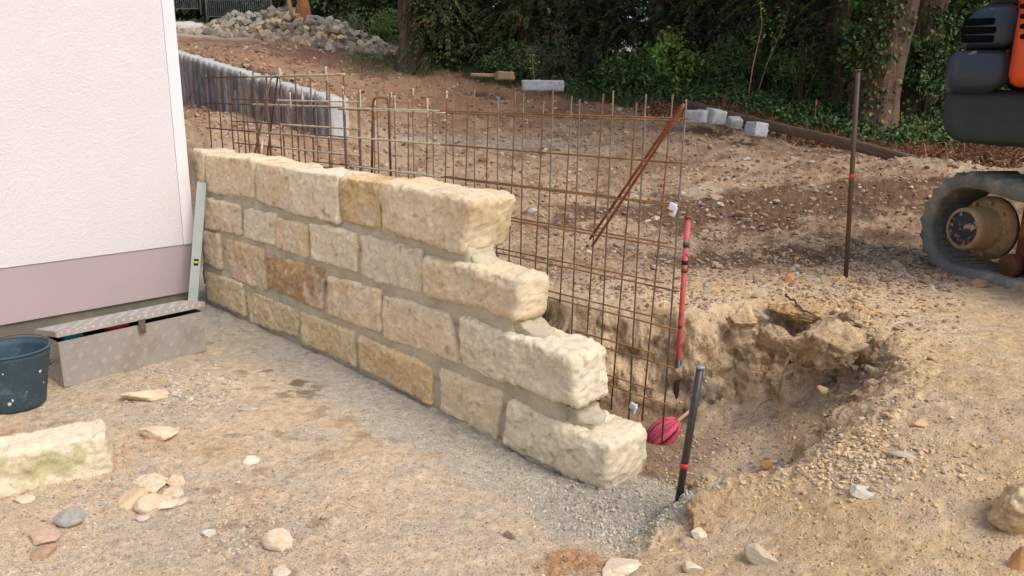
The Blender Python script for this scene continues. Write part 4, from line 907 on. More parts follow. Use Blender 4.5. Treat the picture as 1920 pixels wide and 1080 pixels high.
# separate middle sized stones
def scatter_things(n, sampler, size, cols, label, group, seed, name="stone", cat="stone", flat=.6):
    x, y = sampler(n); h = terrain(x, y); s = size(x, y); r = np.random.default_rng(seed)
    ms = [vcol_rock(name, 1 if k % 2 else 2, seed * 10 + k, (1, .8, flat), C(*cols[k % len(cols)]), planes=9, rough=.08) for k in range(10)]
    for i in range(len(x)):
        o = link(name, ms[r.integers(0, 10)], None, loc=(x[i], y[i], h[i] + s[i] * flat * .3), label=label, cat=cat, group=group)
        o.scale = (s[i], s[i] * r.uniform(.8, 1.1), s[i] * r.uniform(.7, 1.1)); o.rotation_euler = (r.normal() * .2, r.normal() * .2, r.uniform(0, 6.28))
scatter_things(70, px_sampler(970, 1330, 360, 570, .55, keep=upz), sz(.018, .042, 2), [(176, 150, 122), (150, 128, 118), (160, 154, 150), (186, 166, 140), (140, 112, 100)], "reddish or grey broken stone in the rubble seen through the mesh", "stones in the rubble behind the mesh", 3)
scatter_things(48, px_sampler(1330, 1560, 400, 530, .5, keep=upz), sz(.018, .04, 2), [(166, 140, 112), (180, 158, 130), (148, 124, 100), (176, 170, 160)], "tan stone in the rubble strip between the red pole and the tall dark pole", "stones between the red pole and the tall pole", 4)
scatter_things(50, px_sampler(1610, 1770, 390, 530, .5, keep=upz), sz(.018, .045, 2), [(164, 134, 108), (180, 156, 128), (146, 120, 98), (156, 148, 140)], "brownish stone in the rubble between the tall dark pole and the excavator track", "stones beside the excavator track", 5)
scatter_things(40, px_sampler(1560, 1780, 590, 790, .4, keep=lambda x, y: (lowdist(x, y)[0] < .1)), sz(.012, .035, 2), [(176, 146, 110), (166, 136, 104), (188, 160, 124)], "flat flake of dried clay on the crest around the right end of the pit", "dried clay flakes at the right end of the pit", 6, name="clay_flake", cat="clay", flat=.32)
scatter_things(26, px_sampler(1400, 1640, 545, 640, .4, keep=lambda x, y: (lowdist(x, y)[0] < .1)), sz(.012, .03, 2), [(196, 156, 104), (180, 150, 112), (160, 132, 104)], "ochre clod on the back crest of the pit above the big overhanging clod", "ochre clods on the back crest of the pit", 7, name="clod", cat="clod", flat=.6)
scatter_things(26, px_sampler(270, 430, 690, 780, 0, gauss=True, keep=front), sz(.010, .022, 1.5), [(186, 176, 158), (166, 160, 148), (196, 186, 168)], "greyish stone chip in the gravel patch in front of the toolbox", "chips in front of the toolbox", 8, name="stone_chip", flat=.4)
scatter_things(120, polar_sampler(-.30, .36, 5.5, 12.5, upz), sz(.03, .07, 2), [(170, 146, 120), (150, 122, 98), (186, 176, 164)], "dull stone on the churned slope below the dark trees", "stones on the slope below the trees", 9)

# ------------------------------------------------------------------ overhanging clods of the pit edge
def pt_(px, py, d): return tuple(aty(px, py, d))
def clod(label, p, dims, rotz, seed, tilt=(0, 0), col=(204, 178, 142), col2=(182, 152, 116), planes=16):
    V, Fc = rock(4, seed, (1, 1, 1), planes=planes, rough=.13); n3 = fbm(V, 9, 3, .6, seed); Vw = V + .1 * np.stack([fbm(V, 2.5, 2, .5, seed + 1.), fbm(V, 2.5, 2, .5, seed + 2.), n3], 1); V = V * (1 + .03 * n3 + .12 * facets(Vw, 1.9, seed % 17) + .05 * facets(Vw, 5, seed % 13))[:, None]; V = V * np.array(dims)
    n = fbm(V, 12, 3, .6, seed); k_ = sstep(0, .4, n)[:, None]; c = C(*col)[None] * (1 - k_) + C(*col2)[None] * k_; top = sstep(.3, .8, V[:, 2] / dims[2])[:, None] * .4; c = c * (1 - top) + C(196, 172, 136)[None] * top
    o = link("clod", mesh("clod", V, Fc, M_ground, c * (1 + .1 * n3)[:, None]), None, loc=p, label=label, cat="clod"); o.rotation_euler = (tilt[0], tilt[1], rotz); return o
clod("large overhanging clod of dried clay jutting over the middle of the pit", pt_(1562, 648, 2.84), (.185, .16, .115), .3, 90, (.28, .12))
clod("upright split slab of clay right of the gap beside the overhanging clod", pt_(1668, 680, 2.80), (.095, .07, .10), -.5, 91, (-.25, .1), (196, 170, 134), (172, 146, 112), 12)
clod("low cracked clod ridge on the back edge of the pit", pt_(1500, 590, 3.22), (.15, .09, .05), -.1, 92, (0, 0), (182, 152, 112), (196, 156, 100))
clod("smooth clay lump on the rim where the concrete meets the right mound", (.66, 2.16, .06), (.14, .10, .07), .9, 93, (0, 0), (186, 156, 120), (172, 140, 104), 10)
for i, (px, py, w, h_) in enumerate([(1567, 708, 22, 22), (1548, 716, 22, 22), (1598, 722, 26, 40), (1540, 735, 26, 18), (1592, 700, 18, 14)]):
    lab = ["round grey stone wedged under the overhanging clod", "second round grey stone left of the first under the clod", "upright rectangular brown stone under the gap beside the clod", "tan stone lowest below the overhanging clod", "reddish flat stone just under the right tip of the clod"][i]
    stone_at(px, py, w, h_, lab, C(*[(150, 136, 122), (146, 132, 118), (164, 136, 110), (166, 140, 108), (160, 126, 98)][i]), None, 120 + i, .8, .3 * i, zg=.22 + .02 * i)

for i, (px, py, d, dm, lab) in enumerate([(1640, 640, 2.92, (.07, .05, .05), 'crumbly clay chunk bridging the gap between the big clod and the split slab'), (1600, 600, 3.05, (.08, .06, .04), 'crumbly clay chunk behind the overhanging clod'), (1700, 640, 2.95, (.08, .05, .035), 'flat clay chunk right behind the split slab'), (1700, 730, 2.62, (.06, .05, .04), 'clay chunk below the split slab on the right pit rim'), (1460, 640, 3.08, (.09, .05, .07), 'clay chunk in the face left of the overhanging clod'), (1390, 600, 3.2, (.07, .05, .04), 'grey tan clod at the left end of the back crest'), (1640, 810, 2.42, (.08, .05, .03), 'low clay chunk on the near rim below the pit'), (1340, 915, 2.28, (.09, .05, .04), 'elongated clay ridge on the near rim beside the wet concrete')]):
    clod(lab, pt_(px, py, d), dm, i * 1.3, 200 + i, (0, 0), (202, 174, 138), (180, 150, 116), 10)
r = np.random.default_rng(77); g = Acc(); oc = bpy.data.objects['clod']; bpy.context.view_layer.update(); mw_ = np.array(oc.matrix_world); vv = np.empty(len(oc.data.vertices) * 3, np.float32); oc.data.vertices.foreach_get('co', vv); vv = vv.reshape(-1, 3) @ mw_[:3, :3].T + mw_[:3, 3]
topv = vv[vv[:, 2] > np.percentile(vv[:, 2], 55)]
for k in range(240):
    p = topv[r.integers(0, len(topv))] + r.normal(size=3) * .004; V, Fc = rock(0, 900 + k % 9, np.array([1, .8, .45]) * r.uniform(.004, .013), planes=8, rough=.1); a_ = r.uniform(0, 6.28); V = V @ np.array([[math.cos(a_), math.sin(a_), 0], [-math.sin(a_), math.cos(a_), 0], [0, 0, 1]]); g.add(V + p, Fc, C(*[(206, 184, 148), (186, 160, 126), (216, 198, 164), (196, 168, 116)][k % 4]))
link("clod_crumbs", g.mesh("clod_crumbs", M_gravel, False, True), None, kind="stuff", label="flakes and crumbs lying on top of the large overhanging clod", cat="crumbs")
scatter_mass("crest_crumbs", "yellow ochre crumbs along the back crest of the pit", 900, px_sampler(1400, 1700, 540, 640, .45, gauss=True, keep=lambda x, y: lowdist(x, y)[0] < .12), sz(.003, .013, 2), [(212, 176, 120), (200, 164, 112), (190, 158, 122), (214, 190, 150)])
# ------------------------------------------------------------------ twine ball, string, mesh spacers, twigs
tbp = CAM + ray(1243, 812) * 2.93 / ray(1243, 812)[1]
tw = link("twine_ball", None, loc=tbp, label="elongated ball of pink mason's twine on a stick beside the last stone", cat="twine")
ax = np.array([.75, .15, .62]); ax /= np.linalg.norm(ax); Bm = basis(ax); g = Acc(); V, Fc = ICO[2]; g.add((V * np.array([.074, .048, .048])) @ Bm.T, Fc, C(110, 30, 48))
r = np.random.default_rng(5)
for k in range(60):
    tl_, ph = r.uniform(-.75, .75), r.uniform(0, 6.28); pts = []; kr = r.uniform(.96, 1.10)
    for q in range(14):
        t = 2 * PI * q / 14; v = np.array([.080 * math.cos(t), .052 * math.sin(t), 0]) * (1 + .05 * r.normal())
        ca, sa = math.cos(tl_), math.sin(tl_); v = np.array([v[0] * ca - v[1] * sa * .6, v[0] * sa * .6 + v[1] * ca, 0]); v = np.array([v[0], v[1] * math.cos(ph), v[1] * math.sin(ph)])
        nn = math.sqrt((v[0] / .078) ** 2 + (v[1] / .051) ** 2 + (v[2] / .051) ** 2); pts.append(Bm @ (v / nn * kr))
    V, Fc = tube(pts, .0026, 4, closed=True); g.add(V, Fc, C(206, 92, 112) * r.choice([.45, .75, 1., 1.25]))
link("winding", g.mesh("winding", M_twinev, True, True), tw)
V, Fc = tube([-ax * .085, ax * .05, ax * .19], [.007, .009, .006], 8); link("stick", mesh("stick", V, Fc, M_stick), tw)
sp_ = [tbp + ax * .05 + np.array([0, 0, .02]), CAM + ray(1290, 735) * 3.0 / ray(1290, 735)[1], CAM + ray(1340, 650) * 3.08 / ray(1340, 650)[1], CAM + ray(1370, 600) * 3.17 / ray(1370, 600)[1], CAM + ray(1395, 568) * 3.22 / ray(1395, 568)[1]]
Q = np.array([np.array([np.interp(t, range(5), [p[i] for p in sp_]) for i in range(3)]) + r.normal(size=3) * .004 for t in np.linspace(0, 4, 24)]) - sp_[0]
V, Fc = tube(Q, .0013, 5); link("string", mesh("string", V, Fc, M_twine), None, loc=sp_[0], label="loose pink string running up the clay face from the twine ball", cat="string")
for lab, p in (("small white plastic clip hanging on the upper right of the mesh", wq(1262, 388, .37)), ("small crumpled white clip low on the mesh near the twine ball", wq(1187, 762, .37))):
    P, Fc = rbox((.016, .006, .014), .003, 2); g = Acc(); g.add(P, Fc); P2, Fc = rbox((.005, .008, .020), .003, 2); g.add(P2 + np.array([.014, 0, -.012]), Fc); g.add(*tube([(0, .0, .0), (.01, .01, .012), (0, .018, 0)], .003, 6))
    o = link("mesh_spacer", g.mesh("mesh_spacer", M_white), None, loc=p, label=lab, cat="clip"); o.rotation_euler = (0, .3, -.7)
def root_twig(label, pts, r0, mat=M_barkd):
    P = [np.array(p) for p in pts]; o = P[0]; n = len(P); Q = np.array([[np.interp(t, range(n), [p[i] for p in P]) for i in range(3)] for t in np.linspace(0, n - 1, n * 6)]); Q = Q + np.random.default_rng(int(abs(o[0] * 1000))).normal(size=Q.shape) * r0 * .8
    V, Fc = tube(Q - o, np.linspace(r0, r0 * .4, len(Q)), 5); return link("root", mesh("root", V, Fc, mat), None, loc=o, label=label, cat="root")
def pt(px, py, d, up=0.): q = aty(px, py, d); return q + np.array([0, 0, up])
root_twig("dark root lying across the back crest of the pit", [pt(1472, 563, 3.28, .03), pt(1500, 590, 3.18, .03), pt(1528, 608, 3.08, .03)], .006)
root_twig("thin root hanging out of the smooth clay face", [pt(1448, 748, 2.88), pt(1430, 755, 2.85), pt(1408, 785, 2.8)], .0025)
root_twig("long thin dark root trailing down the inside of the pit", [pt(1555, 780, 2.65), pt(1552, 820, 2.6), pt(1530, 850, 2.5), pt(1505, 875, 2.4)], .0022)

# ------------------------------------------------------------------ cobblestone heap
PC = aty(555, 78, 17.0); pdir = np.array([1., 0.]); 
cbm = []
for k in range(14):
    V, Fc = gridbox(2, 2, 2); r = np.random.default_rng(700 + k); hd = np.array([1, r.uniform(.85, 1.1), r.uniform(.7, 1.)]); P, N = rounded(V, hd, .42); P = P + r.normal(size=P.shape) * .06
    base = [(176, 160, 134), (162, 150, 130), (186, 168, 138), (144, 134, 120), (178, 160, 132), (126, 119, 112), (164, 142, 114)][k % 7]
    n = r.uniform(.85, 1.15, (len(P), 1)); cbm.append(mesh("cobblestone", P, Fc, M_cobble, C(*base)[None] * n, smooth=False))
def heap_h(u):      # height of the heap profile along its length (u in metres, + to the right in the picture)
    return np.interp(u, [-2.6, -2.2, -1.85, -1.5, -.9, -.3, .1, .45, 1.05, 1.6, 2.3], [0.0, .10, .24, .40, .44, .60, .62, .50, .42, .22, .0])
def heap_surface(u, v):
    return heap_h(u) * np.clip(1 - (abs(v) / (.3 + 1.0 * heap_h(u) + .01)) ** 1.3, 0, 1)
r = np.random.default_rng(12); cnt = 0
V, Fc = [], []
# earth core under the stones
ug = np.linspace(-2.7, 2.5, 40); vg_ = np.linspace(-1.6, 1.6, 26); UU, VV = np.meshgrid(ug, vg_)
gx = PC[0] + UU.ravel() + .0 * VV.ravel(); gy = PC[1] + VV.ravel() + UU.ravel() * -.45; hh0 = terrain(gx, gy)
zz = hh0 + np.array([heap_surface(a_, b_) for a_, b_ in zip(UU.ravel(), VV.ravel())]) - .10
i = (np.arange(25)[:, None] * 40 + np.arange(39)[None]).ravel(); Fq = np.stack([i, i + 1, i + 41, i + 40], 1)
link("cobble_core", mesh("cobble_core", np.stack([gx, gy, zz], 1), Fq, M_ground, np.tile(C(92, 82, 72), (len(gx), 1))), None, kind="stuff", label="dark packed inner stones and earth under the cobblestone heap", cat="earth")
g = Acc(); tries = 0; spots = []
while len(spots) < 560 and tries < 60000:
    tries += 1; u = r.uniform(-2.55, 2.35); v = -r.uniform(-.35, 1.5) ; hs_ = float(heap_surface(u, v))
    if hs_ < .02 and r.random() > .12: continue
    if any((u - a_) ** 2 + (v - b_) ** 2 < .115 ** 2 for a_, b_ in spots): continue
    spots.append((u, v))
spots.sort(key=lambda q: (q[1]))
sa = np.array(spots); X = PC[0] + sa[:, 0]; Y = PC[1] + sa[:, 1] - .45 * sa[:, 0]; Hh = terrain(X, Y)
for k in range(len(spots)):
    z = Hh[k] + float(heap_surface(*spots[k])) + r.uniform(-.02, .05); sc_ = r.uniform(.068, .092)
    ro = (r.uniform(-.9, .9), r.uniform(-.9, .9), r.uniform(0, 6.28)); me = cbm[r.integers(0, 14)]
    if k < 298:
        o = link("cobblestone", me, None, loc=(X[k], Y[k], z), label="rough grey brown granite cobblestone in the front of the big heap", cat="cobblestone", group="cobblestones in the heap"); o.rotation_euler = ro; o.scale = (sc_, sc_, sc_)
    else:
        from mathutils import Euler
        Rm = np.array(Euler(ro).to_matrix()); vv = np.empty(len(me.vertices) * 3, np.float32); me.vertices.foreach_get("co", vv); vv = vv.reshape(-1, 3) * sc_ @ Rm.T + np.array([X[k], Y[k], z])
        g.add(vv, [tuple(p.vertices) for p in me.polygons], C(150, 142, 128) * r.uniform(.7, 1.2))
link("cobblestones_behind", g.mesh("cobblestones_behind", M_cobble, False, True), None, kind="stuff", label="further grey cobblestones over the top and back of the heap", cat="cobblestones")

# pale wood things on and behind the heap
tp0 = aty(569, 14, 16.8); P = np.array([(0, 0, -.5), (-.01, 0, 0), (.0, 0, .12), (-.04, 0, .22), (-.08, 0, .34), (-.14, 0, .9)]); V, Fc = tube(P, [.16, .145, .135, .13, .125, .15], 20)
V = V + (fbm(V, 5, 3, .6, 3.) * .02)[:, None] * np.array([1, 1, .3]); V[:, 0] += .02 * np.sign(np.sin(V[:, 2] * 26)) * (V[:, 2] > .05)
link("carved_trunk", mesh("carved_trunk", V, Fc, M_orangewood), None, loc=tp0, label="orange brown barkless tree trunk rising behind the top of the cobble heap", cat="trunk")
tp1 = aty(545, 20, 16.0); V, Fc = tube([(.02, 0, -.15), (0, 0, 0), (-.03, 0, .15), (-.06, 0, .5)], [.02, .035, .05, .03], 8); link("broken_branch", mesh("broken_branch", V + (fbm(V, 12, 2, .5) * .02)[:, None], Fc, M_stick), None, loc=tp1, label="splintered pale branch sticking up from the crest of the cobble heap", cat="branch")

# ------------------------------------------------------------------ site fence at the far left
fp0 = aty(300, 40, 20.5); fd = np.array([1., -.12]); fd /= np.linalg.norm(fd)
def fence_panel(start, length, label):
    zb = hz(start[0], start[1]) + .1; root = link("site_fence", None, loc=(start[0], start[1], zb), label=label, cat="fence", group="site fence panels"); HT = 1.9
    V, Fc = tube([(0, 0, 0), (0, 0, HT)], .022, 8); mp_ = mesh("post", V, Fc, M_galv)
    V, Fc = tube([(0, 0, .15), (0, 0, HT - .05)], .004, 4, cap=False); mw = mesh("upright_wire", V, Fc, M_galv); V, Fc = tube([(0, 0, 0), (fd[0] * length, fd[1] * length, 0)], .005, 4, cap=False); mh_ = mesh("cross_wire", V, Fc, M_galv)
    for l in (0, length): link("post", mp_, root, loc=(fd[0] * l, fd[1] * l, 0))
    for k in range(1, int(length / .055)): link("upright_wire", mw, root, loc=(fd[0] * .055 * k, fd[1] * .055 * k, 0))
    for z in (.15, .55, .95, 1.35, HT - .05): link("cross_wire", mh_, root, loc=(0, 0, z))
pf = aty(384, 40, 20.0)
fence_panel(np.array([pf[0] - 2.2 * fd[0], pf[1] - 2.2 * fd[1]]), 2.12, "galvanised wire site fence panel nearest the house edge")
fence_panel(np.array([pf[0] + .06, pf[1]]), 1.72, "galvanised wire site fence panel behind the left end of the cobble heap")
gm = aty(352, 44, 17.2); V, Fc = ICO[3]; V = V * np.array([.45, .35, .16]); V = V * (1 + .15 * fbm(V, 6, 3, .6))[:, None]
link("sand_heap", mesh("sand_heap", V, Fc, M_gravel, np.tile(C(206, 200, 192), (len(V), 1))), None, loc=(gm[0], gm[1], hz(gm[0], gm[1]) + .04), label="small pale grey sand heap against the fence by the house edge", cat="sand heap")

# ------------------------------------------------------------------ granite kerb blocks, plank, brown block
def kblock(px, py, d, dims, rot, label, col=(176, 180, 182), name="granite_block", seed=1, tilt=(0, 0)):
    p = aty(px, py, d); V, Fc = gridbox(10, 6, 6); P, N = rounded(V, np.array(dims) / 2, .012); P = P + N * (.012 * fbm(P, 12, 3, .6, seed))[:, None]
    n = fbm(P, 30, 2, .6, seed); o = link(name, mesh(name, P, Fc, M_granite, C(*col)[None] * (1 + .15 * n)[:, None]), None, loc=p, label=label, cat="block"); o.rotation_euler = (tilt[0], tilt[1], rot); return o
kblock(1018, 161, 10.3, (.56, .2, .14), -.1, "long pale granite block lying on the slope edge left of the others", seed=2)
kblock(946, 142, 11.4, (.26, .18, .12), .3, "small tan stone block at the foot of the dark hedge", (156, 136, 108), "stone_block", 3)
kblock(905, 141, 11.6, (.34, .2, .05), -.1, "flat tan slab half sunk in soil left of the small tan block", (168, 146, 118), "stone_slab", 4)
kblock(1306, 219, 8.9, (.26, .2, .15), -.55, "pale granite block right behind the free top corner of the mesh", seed=5)
kblock(1341, 219, 8.9, (.19, .18, .17), .4, "granite cube with dark moss spots, second from the mesh", (184, 186, 186), seed=6, tilt=(.2, .1))
kblock(1377, 230, 8.7, (.15, .14, .12), .1, "smallest granite cube, leaning under the timber edging", (166, 168, 164), seed=7, tilt=(.3, 0))
kblock(1418, 243, 8.3, (.19, .17, .16), .5, "granite cube standing furthest right, alone on the leafy bank", (178, 182, 186), seed=8, tilt=(0, .12))
pk0, pk1 = aty(1288, 192, 9.8), aty(1790, 327, 6.6); v_ = pk1 - pk0; L_ = np.linalg.norm(v_)
V, Fc = gridbox(40, 2, 3); P, N = rounded(V, (L_ / 2, .022, .05), .006); P[:, 2] += .02 * np.sin(P[:, 0] * 1.3) + .008 * fbm(P, 2, 2, .5)
P = P @ basis(v_).T; link("timber_plank", mesh("timber_plank", P, Fc, M_wood), None, loc=(pk0 + pk1) / 2, label="long weathered timber edging plank along the foot of the trees", cat="plank")

# ------------------------------------------------------------------ excavator
EG = .50; el = np.array([.25, -.968]); ew = np.array([.968, .25])        # el: along the track to the viewer, ew: across to the right
ep = np.array([2.40, 3.62]) - el * .50                                  # outer edge of the rear wheel end
ex = link("excavator", None, loc=(ep[0], ep[1], EG), label="orange and blue grey mini excavator cut off by the right edge", cat="excavator")
ex.rotation_euler = (0, 0, math.atan2(el[1], el[0]))                    # local x along the track, y to the left of x = ew side
# local frame: x=el, y = rotate +90 = (-el.y, el.x) = (.968,.25) = ew
def loop_profile(L_, R_, n=31):
    pts = []
    for t in np.linspace(-PI / 2, PI / 2, n): pts.append((L_ + R_ * math.cos(t), R_ + R_ * math.sin(t)))
    for x in np.linspace(L_, 0, 46)[1:-1]: pts.append((x, 2 * R_ - .035 * math.sin(PI * x / L_ * 2) ** 2))
    for t in np.linspace(PI / 2, 3 * PI / 2, n): pts.append((R_ * math.cos(t), R_ + R_ * math.sin(t)))
    for x in np.linspace(0, L_, 46)[1:-1]: pts.append((x, 0.0))
    return np.array(pts)
def track(y0, wdt, label=None):
    rt = link("track", None, ex, loc=(.25, y0, 0)); Lt, Rt = 1.35, .252
    pr = loop_profile(Lt, Rt); n = len(pr); tg = np.roll(pr, -1, 0) - np.roll(pr, 1, 0); tg /= np.linalg.norm(tg, axis=1)[:, None]; no = np.stack([tg[:, 1], -tg[:, 0]], 1)
    V = []
    sec = [(.006, 0.0), (-.042, .004), (-.048, .02), (-.050, .045), (-.050, wdt - .045), (-.048, wdt - .02), (-.042, wdt - .004), (.006, wdt), (.018, wdt - .004), (.018, .004)]
    for i in range(n):
        lug = .020 * (1 if (i % 3 == 0) else 0)
        for q, (o_, y) in enumerate(sec):
            oo = o_ + (lug if q >= 8 else 0); V.append((pr[i, 0] + no[i, 0] * oo, y, pr[i, 1] + no[i, 1] * oo))
    m_ = len(sec); Fc = [(i * m_ + q, i * m_ + (q + 1) % m_, ((i + 1) % n) * m_ + (q + 1) % m_, ((i + 1) % n) * m_ + q) for i in range(n) for q in range(m_)]
    V = np.array(V); V = V + (fbm(V, 7, 2, .5) * .004)[:, None]; link("belt", mesh("belt", V, Fc, M_rubber), rt)
    lg = Acc()
    for i in range(0, n, 2): lg.add(*boxm((pr[i, 0] - no[i, 0] * .035, wdt / 2, pr[i, 1] - no[i, 1] * .035), (.012, wdt / 2 - .06, .02), np.array([[tg[i, 0], 0, no[i, 0]], [0, 1, 0], [tg[i, 1], 0, no[i, 1]]])))
    link("drive_lugs", lg.mesh("drive_lugs", M_rubber, False), rt)
    wh = link("sprocket", None, rt, loc=(.04, 0, Rt))
    def lz_(prof, mat, name, seg=40):
        V, Fc = lathe(prof, seg); V = V[:, [0, 2, 1]]; link(name, mesh(name, V, [f[::-1] for f in Fc], mat), wh)
    lz_([(.0, -.028), (.082, -.028), (.086, -.026), (.088, -.030)], M_hubcap, "hub_face")
    lz_([(.088, -.034), (.103, -.034), (.108, -.028), (.109, .0), (.107, .01), (.109, .02), (.112, .12), (.12, .13)], M_hub, "hub_drum")
    lz_([(.10, .10), (.150, .105), (.152, .118), (.165, .125), (.165, .15), (.10, .15)], M_hub, "sprocket_flange")
    V, Fc = tube([(0, .104, 0), (0, .088, 0)], .011, 6); mb = mesh("bolt", V, Fc, M_hub, smooth=False)
    for k in range(9): a_ = k * 2 * PI / 9; link("bolt", mb, wh, loc=(.134 * math.cos(a_), 0, .134 * math.sin(a_)))
    fr = Acc(); P, Fc = rbox((.46, .075, .115), .03, 4); fr.add(P + np.array([.78, .16, .25]), Fc); P, Fc = rbox((.10, .05, .16), .03, 3); fr.add(P + np.array([.33, .15, .27]), Fc); P, Fc = rbox((.42, .10, .03), .01, 3); fr.add(P + np.array([.80, .15, .13]), Fc)
    link("track_frame", fr.mesh("track_frame", M_frame), rt)
    for k in range(5):
        V, Fc = lathe([(.0, .05), (.055, .05), (.06, .055), (.06, .09), (.045, .10), (.045, .16), (.06, .17), (.06, .21), (0, .21)], 20); V = V[:, [0, 2, 1]]; link("road_wheel", mesh("road_wheel", V, [f[::-1] for f in Fc], M_frame), rt, loc=(.26 + .22 * k, 0, .10))
track(0.0, .30); track(1.05, .30)
P, Fc = rbox((.55, .42, .12), .05, 4); link("undercarriage", mesh("undercarriage", P, Fc, M_frame), ex, loc=(.95, .68, .38))
# upper body: stands over the tracks, turned so that its rounded tail corner points left
ub = link("upper_body", None, ex); ex_inv = Matrix.Rotation(-ex.rotation_euler.z, 3, 'Z')
def tail(name, mat, cpx, z0, z1, R_, dep, wid, bulge, seed, taper=0., rr=.05, dy=0., warp=None):
    """rounded slab whose left corner sits at world point cpx; width runs right"""
    V, Fc = gridbox(26, 14, 14); half = np.array([wid / 2, dep / 2, (z1 - z0) / 2]); P, N = rounded(V, half, min(rr, half.min() * .98))
    P[:, 1] += -bulge * (1 - (P[:, 0] / half[0]) ** 2) * (1 - .5 * (P[:, 2] / half[2]) ** 2)
    P[:, 0] *= 1 - taper * np.clip(P[:, 2] / half[2], 0, 1)
    if warp: P = warp(P, P[:, 0] / half[0], P[:, 2] / half[2])
    P = P @ np.array([[math.cos(R_), math.sin(R_), 0], [-math.sin(R_), math.cos(R_), 0], [0, 0, 1]])
    c_ = np.array([cpx[0], cpx[1], (z0 + z1) / 2]) + np.array([math.cos(R_) * wid / 2 - math.sin(R_) * dep / 2, math.sin(R_) * wid / 2 + math.cos(R_) * dep / 2, 0])
    W_ = Vector(c_ - np.array([ep[0], ep[1], EG])); lc = ex_inv @ W_; o = link(name, None, ub); o.location = lc; o.rotation_euler = (0, 0, -ex.rotation_euler.z); o_d = mesh(name, P, Fc, mat)
    bpy.data.objects.remove(o); o = link(name, o_d, ub, loc=lc); o.rotation_euler = (0, 0, -ex.rotation_euler.z); return o
BR = math.radians(-30)
def at_d(px, d): q = aty(px, 180, d); return q[:2]
zr = lambda py, d: aty(1840, py, d)[2]
D0 = 3.75
cl = lambda v: np.clip(v, 0, 1)
def w_hood(P, u, v): P[:, 0] += .055 * cl(v) ** 2 * cl(-u) - .05 * np.abs(v) ** 2.5 * cl(u); P[:, 1] += .05 * cl(v) ** 3; return P
def w_fender(P, u, v): P[:, 0] += -.09 * cl(-v) ** 2 * cl(u) - .03 * cl(v) ** 3 * cl(u) + .015 * cl(-v) ** 2 * cl(-u); P[:, 1] += .04 * cl(-v) ** 3; return P
def w_skirt(P, u, v): P[:, 0] += .06 * cl(-v) ** 2 * cl((-u - .6) / .4); P[:, 2] -= .03 * cl(-v) * cl((u + 1) / 1.); return P
hood = tail("louvred_hood", M_cw, at_d(1789, D0), zr(93, D0), zr(6, D0), BR, .45, .245, .015, 1, .0, .05, warp=w_hood)
fnd = tail("fender", M_cw, at_d(1765, D0), zr(178, D0), zr(94, D0), BR, .50, .285, .02, 2, .0, .06, warp=w_fender)
sk = tail("skirt", M_skirt, at_d(1773, D0 + .04), zr(268, D0), zr(168, D0), BR, .7, 1.5, .0, 3, .0, .05, warp=w_skirt)
ob_ = tail("engine_cover", M_orange, at_d(1886, 3.53), zr(164, D0), zr(-150, D0), BR, .8, 1.2, .0, 4, .0, .06)
tc_ = tail("rear_window_deck", M_skirt, at_d(1828, D0 + .1), zr(6, D0), zr(-16, D0), BR, .6, .5, .0, 5, .0, .02)
# louvres and vent slots: raised pieces with the recess shade in their colour
def on_face(px, py, corner, half, mat, name, r_=.01, out=.0):
    """a piece lying on the body face that starts at the given corner"""
    d = ray(px, py); fx = np.array([math.cos(BR), math.sin(BR)]); fn = np.array([-fx[1], fx[0]]); c_ = np.array(corner) - fn * out
    t = (c_ @ fn) / (d[:2] @ fn); q = CAM + d * t; lc = ex_inv @ Vector(q - np.array([ep[0], ep[1], EG]))
    P, Fc = rbox(half, min(r_, min(half) * .95), 5); P = P @ np.array([[math.cos(BR), math.sin(BR), 0], [-math.sin(BR), math.cos(BR), 0], [0, 0, 1]])
    o = link(name, mesh(name, P, Fc, mat), ub, loc=lc); o.rotation_euler = (0, 0, -ex.rotation_euler.z); return o
for k, (py, x0, x1) in enumerate(((41, 1812, 1860), (57, 1809, 1862), (73, 1808, 1858))):
    on_face((x0 + x1) / 2, py, at_d(1789, D0), ((x1 - x0) / 2 / F * D0 * 1.0, .010, .0165), M_slot, "louvre_slot_shade", .0098, .009)
for py in (11, 30, 49, 68): on_face(1932, py, at_d(1886, 3.53), (.04, .010, .011), M_slot, "vent_slot_shade", .0095, -.006)

# ------------------------------------------------------------------ vegetation
def leaf_mesh(name, P, D, L_, Wd, cols, mat=None, fold=.25, seed=1):
    """n folded rhombic leaves: centre P, axis D, length L_, width Wd, colour cols (n,3)"""
    r = np.random.default_rng(seed); n = len(P); D = D / (np.linalg.norm(D, axis=1)[:, None] + 1e-9)
    q = r.normal(size=(n, 3)) + np.array([0, 0, .7]); S = np.cross(D, q); S /= np.linalg.norm(S, axis=1)[:, None] + 1e-9; N_ = np.cross(S, D)
    L_ = np.broadcast_to(L_, n)[:, None]; Wd = np.broadcast_to(Wd, n)[:, None]
    a_ = P - D * L_ * .5; b_ = P + S * Wd * .5 + N_ * Wd * fold; c_ = P + D * L_ * .5; d_ = P - S * Wd * .5 + N_ * Wd * fold
    V = np.stack([a_, b_, c_, d_], 1).reshape(-1, 3); i = np.arange(n)[:, None] * 4; Fc = np.concatenate([i + np.array([[0, 1, 2]]), i + np.array([[0, 2, 3]])])
    return mesh(name, V, Fc, mat or M_leaf, np.repeat(cols, 4, 0), smooth=False)
def pick_cols(n, cols, seed, jit=.25):
    r = np.random.default_rng(seed); c = np.array([srgb(*k) for k in cols]); return c[r.integers(0, len(c), n)] * r.uniform(1 - jit, 1 + jit, (n, 1))
